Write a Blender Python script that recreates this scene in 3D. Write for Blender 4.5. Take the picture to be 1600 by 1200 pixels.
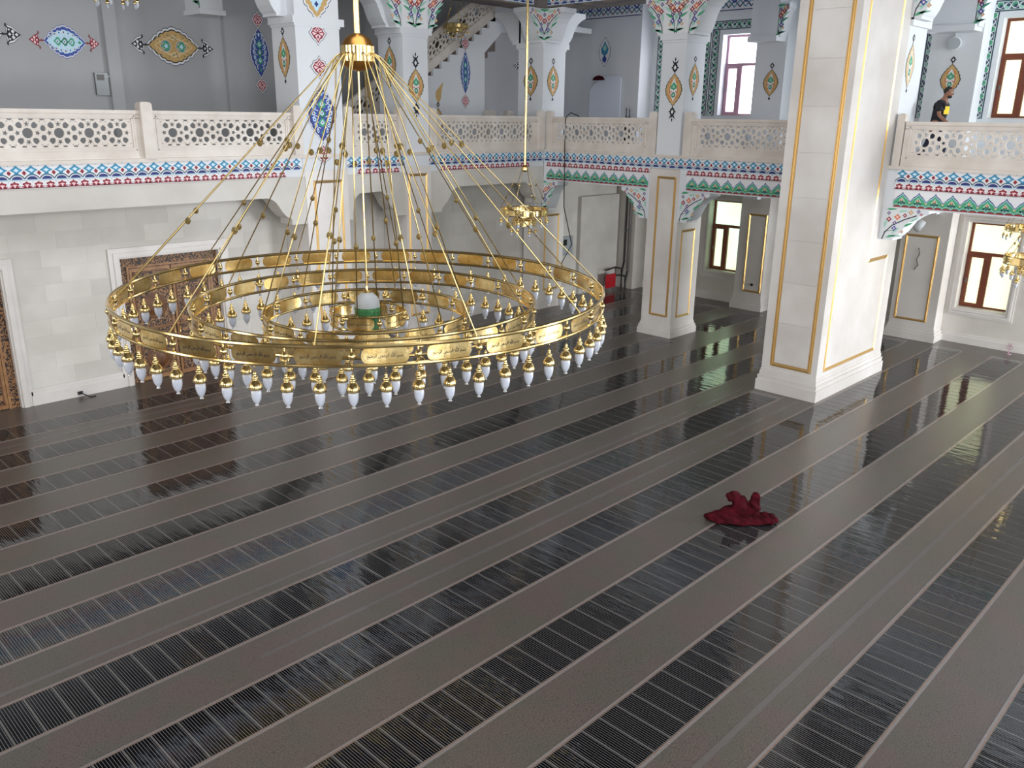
import bpy, bmesh, math, random
from mathutils import Vector, Matrix, noise
for o in list(bpy.data.objects): bpy.data.objects.remove(o, do_unlink=True)
random.seed(7)
SC = bpy.context.scene; COL = SC.collection
PI = math.pi; R = math.radians

# ------------------------------------------------------------------ camera, world, lights, exposure
cam = bpy.data.objects.new('camera', bpy.data.cameras.new('camera')); COL.objects.link(cam)
cam.data.sensor_fit = 'HORIZONTAL'; cam.data.sensor_width = 36.0; cam.data.lens = 36.0*1318.5/1600
cam.data.clip_end = 200
yaw, pitch, roll = R(44.03), R(17.57), R(0.827)
f_ = Vector((math.cos(yaw)*math.cos(pitch), math.sin(yaw)*math.cos(pitch), -math.sin(pitch)))
r_ = f_.cross(Vector((0, 0, 1))).normalized(); u_ = r_.cross(f_)
r2 = r_*math.cos(roll)+u_*math.sin(roll); u2 = -r_*math.sin(roll)+u_*math.cos(roll)
m = Matrix((r2, u2, -f_)).transposed().to_4x4(); m.translation = Vector((0, 0, 6.0))
cam.matrix_world = m; SC.camera = cam
def project(X, Y, Z):
    w = Vector((X, Y, Z-6.0)); d = w.dot(f_)
    if d < .1: return (-9999, -9999)
    return (800+1318.5*w.dot(r2)/d, 600-1318.5*w.dot(u2)/d)

world = bpy.data.worlds.new('daylight'); SC.world = world; world.use_nodes = True
world.node_tree.nodes['Background'].inputs[0].default_value = (.80, .88, 1, 1)
world.node_tree.nodes['Background'].inputs[1].default_value = 0.9
def area(name, loc, target, sx, sy, power, color):
    l = bpy.data.lights.new(name, 'AREA'); l.shape = 'RECTANGLE'; l.size = sx; l.size_y = sy; l.energy = power; l.color = color
    o = bpy.data.objects.new(name, l); COL.objects.link(o); o.location = loc
    o.rotation_euler = (Vector(target)-Vector(loc)).to_track_quat('-Z', 'Y').to_euler(); return o
# daylight through the tall windows of the walls behind and beside the photographer, the side windows and the dome's window ring
for x, p in ((-4.5, 740), (2.5, 740), (9.5, 700), (16.5, 250)):
    area('south_window_light', (x, -6.7, 5.4), (x, 10, 4.4), 3.2, 9.2, p, (.95, .975, 1))
for z, p in ((2.3, 2100), (7.6, 1200)):
    area('south_window_light', (23.4, -6.6, z), (24.2, 14, z), 4.2, 3.4, p, (.95, .975, 1))
for i, y in enumerate((0.0, 8.4, 16.0)):
    area('west_window_light', (-9.7, y, 6.2), (10, y, 4.6), 3.0, 7.5, 560, (1, .965, .93))
area('dome_window_light', (6.1, 6.4, 15.0), (6.1, 8.4, 0), 9, 9, 1150, (.97, .98, 1))
SC.view_settings.view_transform = 'Standard'; SC.view_settings.look = 'None'
SC.view_settings.exposure = 0.0; SC.view_settings.gamma = 1.0; SC.view_settings.use_curve_mapping = False

# ------------------------------------------------------------------ materials
MATS = {}
def lin(c): return tuple((x/12.92 if x <= .04045 else ((x+.055)/1.055)**2.4) for x in c)
def mat(name, rgb, rough=.6, metal=0, srgb=True, **kw):
    m = bpy.data.materials.new(name); m.use_nodes = True; MATS[name] = m
    b = m.node_tree.nodes['Principled BSDF']
    c = lin([v/255 for v in rgb]) if srgb else rgb
    b.inputs['Base Color'].default_value = (*c, 1); b.inputs['Roughness'].default_value = rough; b.inputs['Metallic'].default_value = metal
    for k, v in kw.items():
        b.inputs[k.replace('_', ' ')].default_value = v
    return m
def nt(m): return m.node_tree.nodes, m.node_tree.links, m.node_tree.nodes['Principled BSDF']
def blotch(m, c1, c2, scale=1.5, detail=4, bump=0.0, bscale=60, rnd=0.0, coord='Object'):
    n, l, b = nt(m)
    tc = n.new('ShaderNodeTexCoord'); geo = n.new('ShaderNodeNewGeometry')
    src = geo.outputs['Position'] if coord == 'World' else tc.outputs[coord]
    nz = n.new('ShaderNodeTexNoise'); nz.inputs['Scale'].default_value = scale; nz.inputs['Detail'].default_value = detail
    l.new(src, nz.inputs['Vector'])
    rp = n.new('ShaderNodeValToRGB'); rp.color_ramp.elements[0].position = .35; rp.color_ramp.elements[1].position = .68
    rp.color_ramp.elements[0].color = (*lin([v/255 for v in c1]), 1); rp.color_ramp.elements[1].color = (*lin([v/255 for v in c2]), 1)
    l.new(nz.outputs['Fac'], rp.inputs['Fac']); out = rp.outputs['Color']
    if rnd:
        oi = n.new('ShaderNodeObjectInfo'); mr = n.new('ShaderNodeMapRange')
        mr.inputs['To Min'].default_value = 1-rnd; mr.inputs['To Max'].default_value = 1+rnd*.35
        l.new(oi.outputs['Random'], mr.inputs['Value'])
        mx = n.new('ShaderNodeMix'); mx.data_type = 'RGBA'; mx.blend_type = 'MULTIPLY'; mx.inputs['Factor'].default_value = 1
        l.new(out, mx.inputs['A']); l.new(mr.outputs['Result'], mx.inputs['B']); out = mx.outputs['Result']
    l.new(out, b.inputs['Base Color'])
    if bump:
        n2 = n.new('ShaderNodeTexNoise'); n2.inputs['Scale'].default_value = bscale; l.new(src, n2.inputs['Vector'])
        bp = n.new('ShaderNodeBump'); bp.inputs['Strength'].default_value = bump; bp.inputs['Distance'].default_value = .01
        l.new(n2.outputs['Fac'], bp.inputs['Height']); l.new(bp.outputs['Normal'], b.inputs['Normal'])
    return m
blotch(mat('stone', (206, 203, 197), .5), (196, 192, 185), (212, 209, 203), .9, rnd=.10, coord='World')
blotch(mat('marble', (214, 210, 206), .35), (204, 198, 193), (222, 219, 216), .8, rnd=.05, coord='World')
blotch(mat('carved_marble', (214, 207, 199), .5), (205, 197, 188), (220, 214, 207), 2, coord='World')
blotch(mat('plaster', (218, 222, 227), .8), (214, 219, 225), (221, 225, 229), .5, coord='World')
blotch(mat('dimmed_shell', (104, 98, 94), .8), (84, 82, 84), (124, 114, 106), 1.6, 6); blotch(mat('grey_plaster', (168, 170, 173), .8), (163, 165, 169), (171, 173, 176), .5, coord='World')  # upper hall surfaces: dimness put into the colour, so the film mirrors little light
mat('white_paint', (226, 228, 232), .6)
mat('navy', (38, 52, 118), .6); mat('blue', (52, 78, 160), .6); mat('teal', (60, 140, 178), .6); mat('pale', (190, 226, 246), .6)
mat('red', (142, 30, 46), .6); mat('pink', (240, 205, 212), .6); mat('green', (70, 160, 120), .6); mat('mint', (160, 208, 190), .6)
mat('deep_green', (44, 120, 92), .6); mat('amber', (198, 164, 106), .6); mat('sand', (222, 196, 150), .6); mat('black', (18, 20, 26), .6)
mat('orange', (214, 120, 70), .6); mat('ink_blue', (44, 62, 90), .6)
mat('gilt', (226, 188, 120), .3, .75)
blotch(mat('brass', (240, 214, 150), .16, 1), (232, 202, 134), (246, 222, 162), 6)
em_ = mat('engraved_brass', (238, 210, 146), .2, 1)
blotch(em_, (214, 180, 110), (248, 226, 168), 9, 3, .07, 16)
mat('dark_brass', (168, 128, 62), .2, 1); mat('wire_brass', (206, 184, 128), .28, 1)
mat('hub_copper', (170, 122, 62), .3, .9)
mat('frosted', (204, 210, 224), .35, Transmission_Weight=.25, Subsurface_Weight=0)
mat('clear_glass', (235, 240, 245), .08, Transmission_Weight=.7)
mat('dome_glass', (168, 173, 176), .5); mat('board', (224, 232, 246), .4)
blotch(mat('green_mesh', (30, 96, 50), .4), (20, 70, 34), (70, 150, 86), 70, 2)
mat('window_wood', (126, 66, 44), .4); mat('mauve_wood', (178, 140, 158), .4)
mat('grey_metal', (120, 124, 126), .4, .6); mat('dark_pipe', (70, 66, 66), .35, .5); mat('plastic_white', (205, 210, 214), .4)
mat('plastic_grey', (150, 156, 160), .5); mat('red_plastic', (176, 26, 40), .35); mat('cable', (20, 20, 22), .4)
mat('stair_stone', (92, 76, 66), .4)
blotch(mat('maroon', (62, 8, 18), .95, Specular_IOR_Level=.15), (46, 4, 11), (76, 10, 24), 12, 6, .6, 90)
mat('skin', (134, 92, 72), .6); mat('hair', (22, 18, 18), .7); mat('shirt', (24, 24, 30), .85); mat('trousers', (30, 32, 52), .85)
mat('yellow_print', (226, 196, 40), .7); mat('shoe', (40, 36, 36), .6); mat('eye_white', (230, 228, 224), .3)
blotch(mat('walnut', (96, 60, 34), .45), (84, 50, 28), (112, 74, 42), 8, 5, coord='World')
blotch(mat('light_walnut', (146, 104, 66), .4), (132, 90, 54), (160, 120, 78), 6, 5, coord='World')
# arabesque wood carving: dark ground with fine curling inlay
def carving():
    m = mat('carved_inlay', (90, 60, 36), .5); n, l, b = nt(m)
    g = n.new('ShaderNodeNewGeometry'); w = n.new('ShaderNodeTexWave'); w.wave_type = 'RINGS'; w.inputs['Scale'].default_value = 3.2
    w.inputs['Distortion'].default_value = 14; w.inputs['Detail'].default_value = 1; w.inputs['Detail Scale'].default_value = 3.2
    l.new(g.outputs['Position'], w.inputs['Vector'])
    rp = n.new('ShaderNodeValToRGB'); e = rp.color_ramp.elements; e[0].position = .52; e[1].position = .62
    e[0].color = (*lin((.17, .11, .09)), 1); e[1].color = (*lin((.58, .42, .27)), 1)
    l.new(w.outputs['Fac'], rp.inputs['Fac']); l.new(rp.outputs['Color'], b.inputs['Base Color'])
carving()
# grey terrazzo-like underlay
def felt():
    m = mat('underlay', (84, 79, 76), .30); n, l, b = nt(m)
    g = n.new('ShaderNodeNewGeometry')
    a = n.new('ShaderNodeTexNoise'); a.inputs['Scale'].default_value = 70; a.inputs['Detail'].default_value = 3
    c = n.new('ShaderNodeTexNoise'); c.inputs['Scale'].default_value = 1.6; c.inputs['Detail'].default_value = 3
    v = n.new('ShaderNodeTexVoronoi'); v.inputs['Scale'].default_value = 17
    for t in (a, c, v): l.new(g.outputs['Position'], t.inputs['Vector'])
    r1 = n.new('ShaderNodeValToRGB'); e = r1.color_ramp.elements; e[0].position = .3; e[1].position = .7
    e[0].color = (*lin((.225, .215, .20)), 1); e[1].color = (*lin((.40, .37, .355)), 1); l.new(a.outputs['Fac'], r1.inputs['Fac'])
    r2_ = n.new('ShaderNodeValToRGB'); e = r2_.color_ramp.elements; e[0].position = .4; e[1].position = .6
    e[0].color = (.92, .97, .90, 1); e[1].color = (1.05, .95, .95, 1); l.new(c.outputs['Fac'], r2_.inputs['Fac'])
    r3 = n.new('ShaderNodeValToRGB'); e = r3.color_ramp.elements; e[0].position = .10; e[1].position = .26
    e[0].color = (.55, .55, .55, 1); e[1].color = (1, 1, 1, 1); l.new(v.outputs['Distance'], r3.inputs['Fac'])
    x = n.new('ShaderNodeMix'); x.data_type = 'RGBA'; x.blend_type = 'MULTIPLY'; x.inputs['Factor'].default_value = 1
    y = n.new('ShaderNodeMix'); y.data_type = 'RGBA'; y.blend_type = 'MULTIPLY'; y.inputs['Factor'].default_value = .8
    l.new(r1.outputs['Color'], x.inputs['A']); l.new(r2_.outputs['Color'], x.inputs['B'])
    l.new(x.outputs['Result'], y.inputs['A']); l.new(r3.outputs['Color'], y.inputs['B']); l.new(y.outputs['Result'], b.inputs['Base Color'])
    bp = n.new('ShaderNodeBump'); bp.inputs['Strength'].default_value = .15; bp.inputs['Distance'].default_value = .004
    l.new(a.outputs['Fac'], bp.inputs['Height']); l.new(bp.outputs['Normal'], b.inputs['Normal'])
    b.inputs['Specular IOR Level'].default_value = .8
felt()
# glossy heating film: ripples of the plastic sheet, printed carbon strips
def ripple(m, strength=.5):
    n, l, b = nt(m)
    g = n.new('ShaderNodeNewGeometry'); mp = n.new('ShaderNodeMapping'); mp.inputs['Scale'].default_value = (7, 1.5, 1)
    nz = n.new('ShaderNodeTexNoise'); nz.inputs['Scale'].default_value = 1.0; nz.inputs['Detail'].default_value = 2.5
    l.new(g.outputs['Position'], mp.inputs['Vector']); l.new(mp.outputs['Vector'], nz.inputs['Vector'])
    bp = n.new('ShaderNodeBump'); bp.inputs['Strength'].default_value = strength; bp.inputs['Distance'].default_value = .012
    l.new(nz.outputs['Fac'], bp.inputs['Height']); l.new(bp.outputs['Normal'], b.inputs['Normal'])
    return g
def film():
    m = mat('carbon_film', (14, 15, 17), .05, Specular_IOR_Level=.56); g = ripple(m, .42); n, l, b = nt(m)
    tc = n.new('ShaderNodeTexCoord'); sx = n.new('ShaderNodeSeparateXYZ'); l.new(tc.outputs['Object'], sx.inputs[0])
    a = n.new('ShaderNodeMath'); a.operation = 'MULTIPLY_ADD'; a.inputs[1].default_value = 9/.262; a.inputs[2].default_value = 100.0
    l.new(sx.outputs['X'], a.inputs[0]); fr = n.new('ShaderNodeMath'); fr.operation = 'FRACT'; l.new(a.outputs[0], fr.inputs[0])
    rp = n.new('ShaderNodeValToRGB'); e = rp.color_ramp.elements; e[0].position = .12; e[1].position = .20
    e[0].color = (*lin((.43, .43, .44)), 1); e[1].color = (*lin((.02, .022, .027)), 1)
    l.new(fr.outputs[0], rp.inputs['Fac']); l.new(rp.outputs['Color'], b.inputs['Base Color'])
film()
ripple(mat('clear_film', (100, 98, 96), .06, Specular_IOR_Level=.6))
mat('copper', (172, 134, 112), .3, .7); ripple(mat('film_edge', (118, 112, 110), .14), .4); ripple(mat('seam', (92, 88, 86), .2), .3)
def emis(name, c, s, c2=None):
    m = mat(name, (240, 240, 240), .3); n, l, b = nt(m)
    b.inputs['Emission Color'].default_value = (*lin([v/255 for v in c]), 1); b.inputs['Emission Strength'].default_value = s
    if c2:   # frosted pane: slow change of tint over its height from what lies outside
        tc = n.new('ShaderNodeTexCoord'); nz = n.new('ShaderNodeTexNoise'); nz.inputs['Scale'].default_value = .9
        l.new(tc.outputs['Object'], nz.inputs['Vector']); rp = n.new('ShaderNodeValToRGB')
        rp.color_ramp.elements[0].position = .35; rp.color_ramp.elements[1].position = .65
        rp.color_ramp.elements[0].color = (*lin([v/255 for v in c]), 1); rp.color_ramp.elements[1].color = (*lin([v/255 for v in c2]), 1)
        l.new(nz.outputs['Fac'], rp.inputs['Fac']); l.new(rp.outputs['Color'], b.inputs['Emission Color'])
emis('pane_green', (188, 228, 192), 1.65, (208, 230, 170)); emis('pane_yellow', (230, 234, 182), 1.3, (218, 228, 178)); emis('pane_white', (244, 246, 255), 6.0)

# ------------------------------------------------------------------ mesh helpers
class M:
    def __init__(s): s.v = []; s.f = []; s.mi = []
    def add(s, vs, fs, mi=0):
        b = len(s.v); s.v += [tuple(v) for v in vs]; s.f += [tuple(b+i for i in f) for f in fs]; s.mi += [mi]*len(fs); return s
    def box(s, x0, x1, y0, y1, z0, z1, mi=0):
        return s.add([(x0, y0, z0), (x1, y0, z0), (x1, y1, z0), (x0, y1, z0), (x0, y0, z1), (x1, y0, z1), (x1, y1, z1), (x0, y1, z1)],
                     [(0, 3, 2, 1), (4, 5, 6, 7), (0, 1, 5, 4), (1, 2, 6, 5), (2, 3, 7, 6), (3, 0, 4, 7)], mi)
    def prism(s, pts, fn, d0, d1, mi=0):    # 2D outline, fn(u, v, d) -> point
        n = len(pts); vs = [fn(u, v, d0) for u, v in pts]+[fn(u, v, d1) for u, v in pts]
        return s.add(vs, [tuple(range(n))[::-1], tuple(range(n, 2*n))]+[(i, (i+1) % n, n+(i+1) % n, n+i) for i in range(n)], mi)
    def tube(s, pts, r, n=8, mi=0, closed=False, caps=True):
        pts = [Vector(p) for p in pts]; k = len(pts); rs = r if isinstance(r, (list, tuple)) else [r]*k
        b = len(s.v); up = Vector((0, 0, 1)); fs = []
        for i, p in enumerate(pts):
            if closed: t = pts[(i+1) % k]-pts[i-1]
            else: t = pts[min(i+1, k-1)]-pts[max(i-1, 0)]
            t.normalize(); a = t.cross(up)
            if a.length < .05: a = t.cross(Vector((1, 0, 0)))
            a.normalize(); c = a.cross(t)
            for j in range(n):
                q = 2*PI*j/n; s.v.append(tuple(p+(a*math.cos(q)+c*math.sin(q))*rs[i]))
        for i in range(k if closed else k-1):
            i2 = (i+1) % k
            for j in range(n): fs.append((b+i*n+j, b+i*n+(j+1) % n, b+i2*n+(j+1) % n, b+i2*n+j))
        if not closed and caps: fs += [tuple(b+j for j in range(n))[::-1], tuple(b+(k-1)*n+j for j in range(n))]
        s.f += fs; s.mi += [mi]*len(fs); return s
    def lathe(s, prof, c=(0, 0, 0), n=16, mi=0):
        b = len(s.v); k = len(prof)
        for r, z in prof:
            for j in range(n):
                q = 2*PI*j/n; s.v.append((c[0]+r*math.cos(q), c[1]+r*math.sin(q), c[2]+z))
        fs = [(b+i*n+j, b+i*n+(j+1) % n, b+(i+1)*n+(j+1) % n, b+(i+1)*n+j) for i in range(k-1) for j in range(n)]
        fs += [tuple(b+j for j in range(n))[::-1], tuple(b+(k-1)*n+j for j in range(n))]
        s.f += fs; s.mi += [mi]*len(fs); return s
    def mesh(s, name, mats, smooth=False):
        me = bpy.data.meshes.new(name); me.from_pydata(s.v, [], s.f)
        for x in (mats if isinstance(mats, (list, tuple)) else [mats]): me.materials.append(MATS[x])
        me.polygons.foreach_set('material_index', s.mi)
        if smooth:
            me.polygons.foreach_set('use_smooth', [True]*len(s.f))
        me.update(); return me
    def build(s, name, mats, parent=None, smooth=False, local=False, origin=None):
        off = Vector((0, 0, 0))
        if not local:
            base = wloc(parent) if parent else Vector((0, 0, 0))
            off = Vector(origin) if origin else base
            if origin is None and parent is None and s.v:
                xs = [v[0] for v in s.v]; ys = [v[1] for v in s.v]; zs = [v[2] for v in s.v]
                off = Vector(((min(xs)+max(xs))/2, (min(ys)+max(ys))/2, min(zs)))
            s.v = [(v[0]-off.x, v[1]-off.y, v[2]-off.z) for v in s.v]
        o = bpy.data.objects.new(name, s.mesh(name, mats, smooth)); COL.objects.link(o)
        if parent:
            o.parent = parent
            if not local: o.location = off-wloc(parent)
        else: o.location = off
        if smooth:
            a = o.modifiers.new('edges', 'EDGE_SPLIT'); a.split_angle = R(38)
        return o
def wloc(o):
    l = Vector((0, 0, 0))
    while o: l += o.location; o = o.parent
    return l
def tag(o, label, cat, group=None, kind=None):
    o['label'] = label; o['category'] = cat
    if group: o['group'] = group
    if kind: o['kind'] = kind
    return o
def thing(name, loc, label, cat, group=None):
    o = bpy.data.objects.new(name, None); COL.objects.link(o); o.location = loc; o.empty_display_size = .2
    return tag(o, label, cat, group)
def struct(name, loc=(0, 0, 0)):
    o = bpy.data.objects.new(name, None); COL.objects.link(o); o.location = loc; o['kind'] = 'structure'; return o
def inst(src, parent, loc=(0, 0, 0), rz=0, name=None):
    o = bpy.data.objects.new(name or src.name.split('.')[0], src.data); COL.objects.link(o)
    o.parent = parent; o.location = loc; o.rotation_euler = (0, 0, rz)
    for md in src.modifiers:
        q = o.modifiers.new(md.name, md.type)
        if md.type == 'EDGE_SPLIT': q.split_angle = md.split_angle
    return o
def meshinst(me, name, parent, loc=(0, 0, 0), rz=0):
    o = bpy.data.objects.new(name, me); COL.objects.link(o); o.parent = parent; o.location = loc; o.rotation_euler = (0, 0, rz); return o
# flat paint on a plane: a frame has an origin, a right and an up direction, and a normal
class Fr:
    def __init__(s, o, U, V, N): s.o = Vector(o); s.U = Vector(U); s.V = Vector(V); s.N = Vector(N)
    def at(s, u, v): return Fr(s.o+s.U*u+s.V*v, s.U, s.V, s.N)
    def rot(s): return Fr(s.o, s.V, -s.U, s.N)
    def p(s, u, v, h=0): return s.o+s.U*u+s.V*v+s.N*h
PM = ['white_paint', 'navy', 'blue', 'teal', 'pale', 'red', 'pink', 'green', 'mint', 'deep_green', 'amber', 'sand', 'black', 'orange', 'ink_blue']
PI_ = {n: i for i, n in enumerate(PM)}
def st(mb, fr, pts, layer, mname, hb=.004):
    mb.add([fr.p(u, v, hb+.0016*layer) for u, v in pts], [tuple(range(len(pts)))], PI_[mname])
def line(mb, fr, pts, w, layer, mname):
    for (a, b), (c, d) in zip(pts[:-1], pts[1:]):
        L = math.hypot(c-a, d-b) or 1; nx, ny = -(d-b)/L*w/2, (c-a)/L*w/2; ex, ey = (c-a)/L*w*.3, (d-b)/L*w*.3
        st(mb, fr, [(a-ex-nx, b-ey-ny), (c+ex-nx, d+ey-ny), (c+ex+nx, d+ey+ny), (a-ex+nx, b-ey+ny)], layer, mname)
def interp(tab, t):
    for (a, va), (b, vb) in zip(tab[:-1], tab[1:]):
        if t <= b: return va+(vb-va)*(t-a)/(b-a)
    return tab[-1][1]
def arc(cu, cv, ru, rv, a0, a1, n=8): return [(cu+ru*math.cos(R(a0+(a1-a0)*i/n)), cv+rv*math.sin(R(a0+(a1-a0)*i/n))) for i in range(n+1)]
def star4(cu, cv, a, b, k=.45): # concave diamond
    return [(cu, cv+b), (cu+a*k, cv+b*k), (cu+a, cv), (cu+a*k, cv-b*k), (cu, cv-b), (cu-a*k, cv-b*k), (cu-a, cv), (cu-a*k, cv+b*k)]
def dia(cu, cv, a, b): return [(cu, cv+b), (cu+a, cv), (cu, cv-b), (cu-a, cv)]

# ---- the three painted friezes
def blue_band(mb, fr, L, H=.275, unit=.266):
    n = max(1, round(L/unit)); w = L/n
    st(mb, fr, [(0, -.005), (L, -.005), (L, H+.03), (0, H+.03)], 0, 'white_paint', .002)
    st(mb, fr, [(0, 0), (L, 0), (L, .012), (0, .012)], 1, 'pale')
    for i in range(n):
        f = fr.at((i+.5)*w, 0); s = w/.266
        st(mb, f, arc(0, .014, .095*s, .062, 0, 180), 1, 'navy')
        pts = arc(0, .014, .125*s, .088, 10, 170, 8); line(mb, f, pts, .016, 2, 'teal')
        st(mb, f, star4(0, .19, .118*s, .088, .42), 1, 'teal'); st(mb, f, star4(0, .186, .052*s, .036, .5), 2, 'pale'); st(mb, f, dia(0, .186, .02*s, .016), 3, 'white_paint')
        line(mb, f, [(-.02*s, .12), (-.08*s, .085), (-w/2, .03)], .013, 2, 'teal'); line(mb, f, [(.02*s, .12), (.08*s, .085), (w/2, .03)], .013, 2, 'teal')
        line(mb, f, [(-.03*s, .13), (0, .10), (.03*s, .13)], .012, 2, 'teal')
        g = fr.at(i*w, 0)
        if i: st(mb, g, star4(0, .135, .038*s, .045, .55), 1, 'red'); st(mb, g, dia(0, .27, .008, .009), 1, 'navy')
def red_band(mb, fr, L, H=.135, unit=.211):
    n = max(1, round(L/unit)); w = L/n
    st(mb, fr, [(0, -.012), (L, -.012), (L, H+.02), (0, H+.02)], 0, 'white_paint', .002)
    st(mb, fr, [(0, 0), (L, 0), (L, .014), (0, .014)], 1, 'red'); st(mb, fr, [(0, -.012), (L, -.012), (L, -.004), (0, -.004)], 1, 'pink')
    for i in range(n):
        f = fr.at((i+.5)*w, 0); s = w/.211
        half = [(.106, 0), (.106, .022), (.088, .045), (.06, .04), (.052, .055), (.075, .072), (.07, .098), (.04, .104), (.02, .112), (0, .136)]
        st(mb, f, [(u*s, v) for u, v in half]+[(-u*s, v) for u, v in half[::-1][1:]], 1, 'red')
        st(mb, f, [(u*s, v) for u, v in ((-.012, .016), (.012, .016), (.014, .045), (.04, .06), (.034, .078), (.012, .07), (0, .088), (-.012, .07), (-.034, .078), (-.04, .06), (-.014, .045))], 2, 'pink')
        for q_ in (-1, 1): st(mb, f, [(q_*s*u, v) for u, v in ((.106, .014), (.106, .034), (.082, .03), (.06, .018))], 2, 'pink')
        st(mb, fr.at(i*w, 0), dia(0, .118, .007, .009), 1, 'navy')
OG = [(0, 1), (.06, .9), (.2, .72), (.34, .60), (.5, .52), (.64, .40), (.78, .2), (.9, .07), (1, 0)]
def ogee(w, v0, v1, n=14, base=0):
    top = [(w*(i/n*2-1), v0+(v1-v0)*interp(OG, abs(i/n*2-1))) for i in range(n+1)]
    return [(-w, base)]+top+[(w, base)]
def green_band(mb, fr, L, H=.33, unit=.347):
    n = max(1, round(L/unit)); w = L/n; h = w/2
    st(mb, fr, [(0, -.02), (L, -.02), (L, H+.03), (0, H+.03)], 0, 'white_paint', .002)
    st(mb, fr, [(0, -.012), (L, -.012), (L, .004), (0, .004)], 6, 'red')
    for i in range(n):
        f = fr.at((i+.5)*w, 0)
        st(mb, f, ogee(h, .135, .325), 1, 'navy'); st(mb, f, ogee(h, .115, .295), 2, 'pale'); st(mb, f, ogee(h, .105, .275), 3, 'green')
        st(mb, f, [(u, v) for u, v in ogee(h*.42, .12, .225, 10, .05)], 4, 'mint'); st(mb, f, ogee(h*.3, .10, .19, 8, .07), 5, 'deep_green')
        st(mb, f, star4(0, .15, .030, .032, .6), 6, 'orange'); st(mb, f, dia(0, .15, .014, .016), 7, 'pink')
        line(mb, f, [(-.035, .095), (0, .055), (.035, .095)], .011, 6, 'navy')
        st(mb, f, arc(-h*.55, .07, .055, .05, 0, 360, 10)[:-1], 4, 'green'); st(mb, f, arc(h*.55, .07, .055, .05, 0, 360, 10)[:-1], 4, 'green')
        line(mb, f, arc(-h*.5, .0, h*.5, .06, 0, 180, 6), .01, 5, 'pale'); line(mb, f, arc(h*.5, .0, h*.5, .06, 0, 180, 6), .01, 5, 'pale')
        for c in (-h*.5, h*.5): st(mb, f, arc(c, 0, h*.42, .03, 0, 180, 6), 5, 'red')
        st(mb, f, star4(-h, .10, .028, .03, .4), 5, 'sand') if i else None
# ---- medallions
MW = [(0, 1), (.10, .98), (.16, .88), (.24, .92), (.34, .86), (.37, .74), (.46, .76), (.54, .66), (.57, .53), (.66, .54), (.74, .40), (.77, .28), (.86, .24), (.92, .10), (1, 0)]
def scal(a, b, k=1.0, n=56):
    pts = []
    for i in range(n+1):
        t = 1-2*i/n; pts.append((b*k*interp(MW, abs(t)), a*t*(k*.5+.5 if k < 1 else k)))
    return pts+[(-u, v) for u, v in pts[::-1][1:-1]]
def leafy(mb, f, cu, cv, a, b, layer, c): st(mb, f, [(cu+b*u, cv+a*v) for u, v in ((0, 1), (.35, .55), (1, .0), (.75, -.55), (.2, -.75), (0, -1), (-.2, -.75), (-.75, -.55), (-1, 0), (-.35, .55))], layer, c)
def finial(mb, f, cv, s, col, inner='white_paint', d=1):
    st(mb, f, [(u*s, cv+v*s*d) for u, v in ((0, 1), (.35, .55), (.55, .5), (.5, .2), (.95, 0), (.5, -.2), (.55, -.5), (.35, -.55), (0, -1), (-.35, -.55), (-.55, -.5), (-.5, -.2), (-.95, 0), (-.5, .2), (-.55, .5), (-.35, .55))], 2, col)
    st(mb, f, dia(0, cv, .34*s, .45*s), 3, inner)
def amber_medallion(mb, f, a, b, stars=False, pale=False):
    g = 'sand' if pale else 'amber'
    st(mb, f, scal(a, b), 1, 'ink_blue' if pale else 'black'); st(mb, f, scal(a, b, .91), 2, g); st(mb, f, scal(a, b, .64), 3, 'sand' if not pale else 'white_paint'); st(mb, f, scal(a, b, .58), 3.5, g); st(mb, f, scal(a, b, .40), 4, 'white_paint')
    leafy(mb, f, 0, a*.22, a*.27, b*.40, 5, 'green'); leafy(mb, f, 0, a*.2, a*.12, b*.14, 6, 'mint')
    st(mb, f, arc(0, -a*.30, b*.22, a*.17, 0, 360, 14)[:-1], 5, 'deep_green'); st(mb, f, arc(0, -a*.30, b*.12, a*.09, 0, 360, 10)[:-1], 6, 'mint')
    for s in (-1, 1):
        line(mb, f, [(s*b*.18, -a*.08), (s*b*.42, -a*.16), (s*b*.52, a*.05), (s*b*.38, a*.22)], b*.09, 6, 'orange' if not pale else 'sand')
        line(mb, f, [(s*b*.62, -a*.2), (s*b*.45, -a*.42), (s*b*.15, -a*.6)], b*.07, 5, 'orange' if not pale else 'sand')
        line(mb, f, [(s*b*.5, a*.35), (s*b*.2, a*.6)], b*.07, 5, 'orange' if not pale else 'sand')
    line(mb, f, [(0, a*.98), (0, a*1.12)], b*.07, 1, 'black'); line(mb, f, [(0, -a*.98), (0, -a*1.08)], b*.07, 1, 'black')
    if not stars: finial(mb, f, a*1.24, b*.36, 'black'); finial(mb, f, -a*1.14, b*.2, 'black', 'black')
    else:
        finial(mb, f, a*1.32, b*.5, 'black'); finial(mb, f, -a*1.32, b*.5, 'black')
        for d in (1, -1):
            for x, y in ((0, 1.95), (-.36, 1.78), (.36, 1.78)):
                st(mb, f, [(x*b, d*y*a), (x*b*.55+b*.09, d*(y-.14)*a), (x*b*.35, d*(y-.28)*a), (x*b*.55-b*.09, d*(y-.14)*a)], 1, 'black')
            line(mb, f, [(-b*.2, d*a*1.56), (0, d*a*1.64), (b*.2, d*a*1.56)], b*.06, 1, 'ink_blue')
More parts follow.
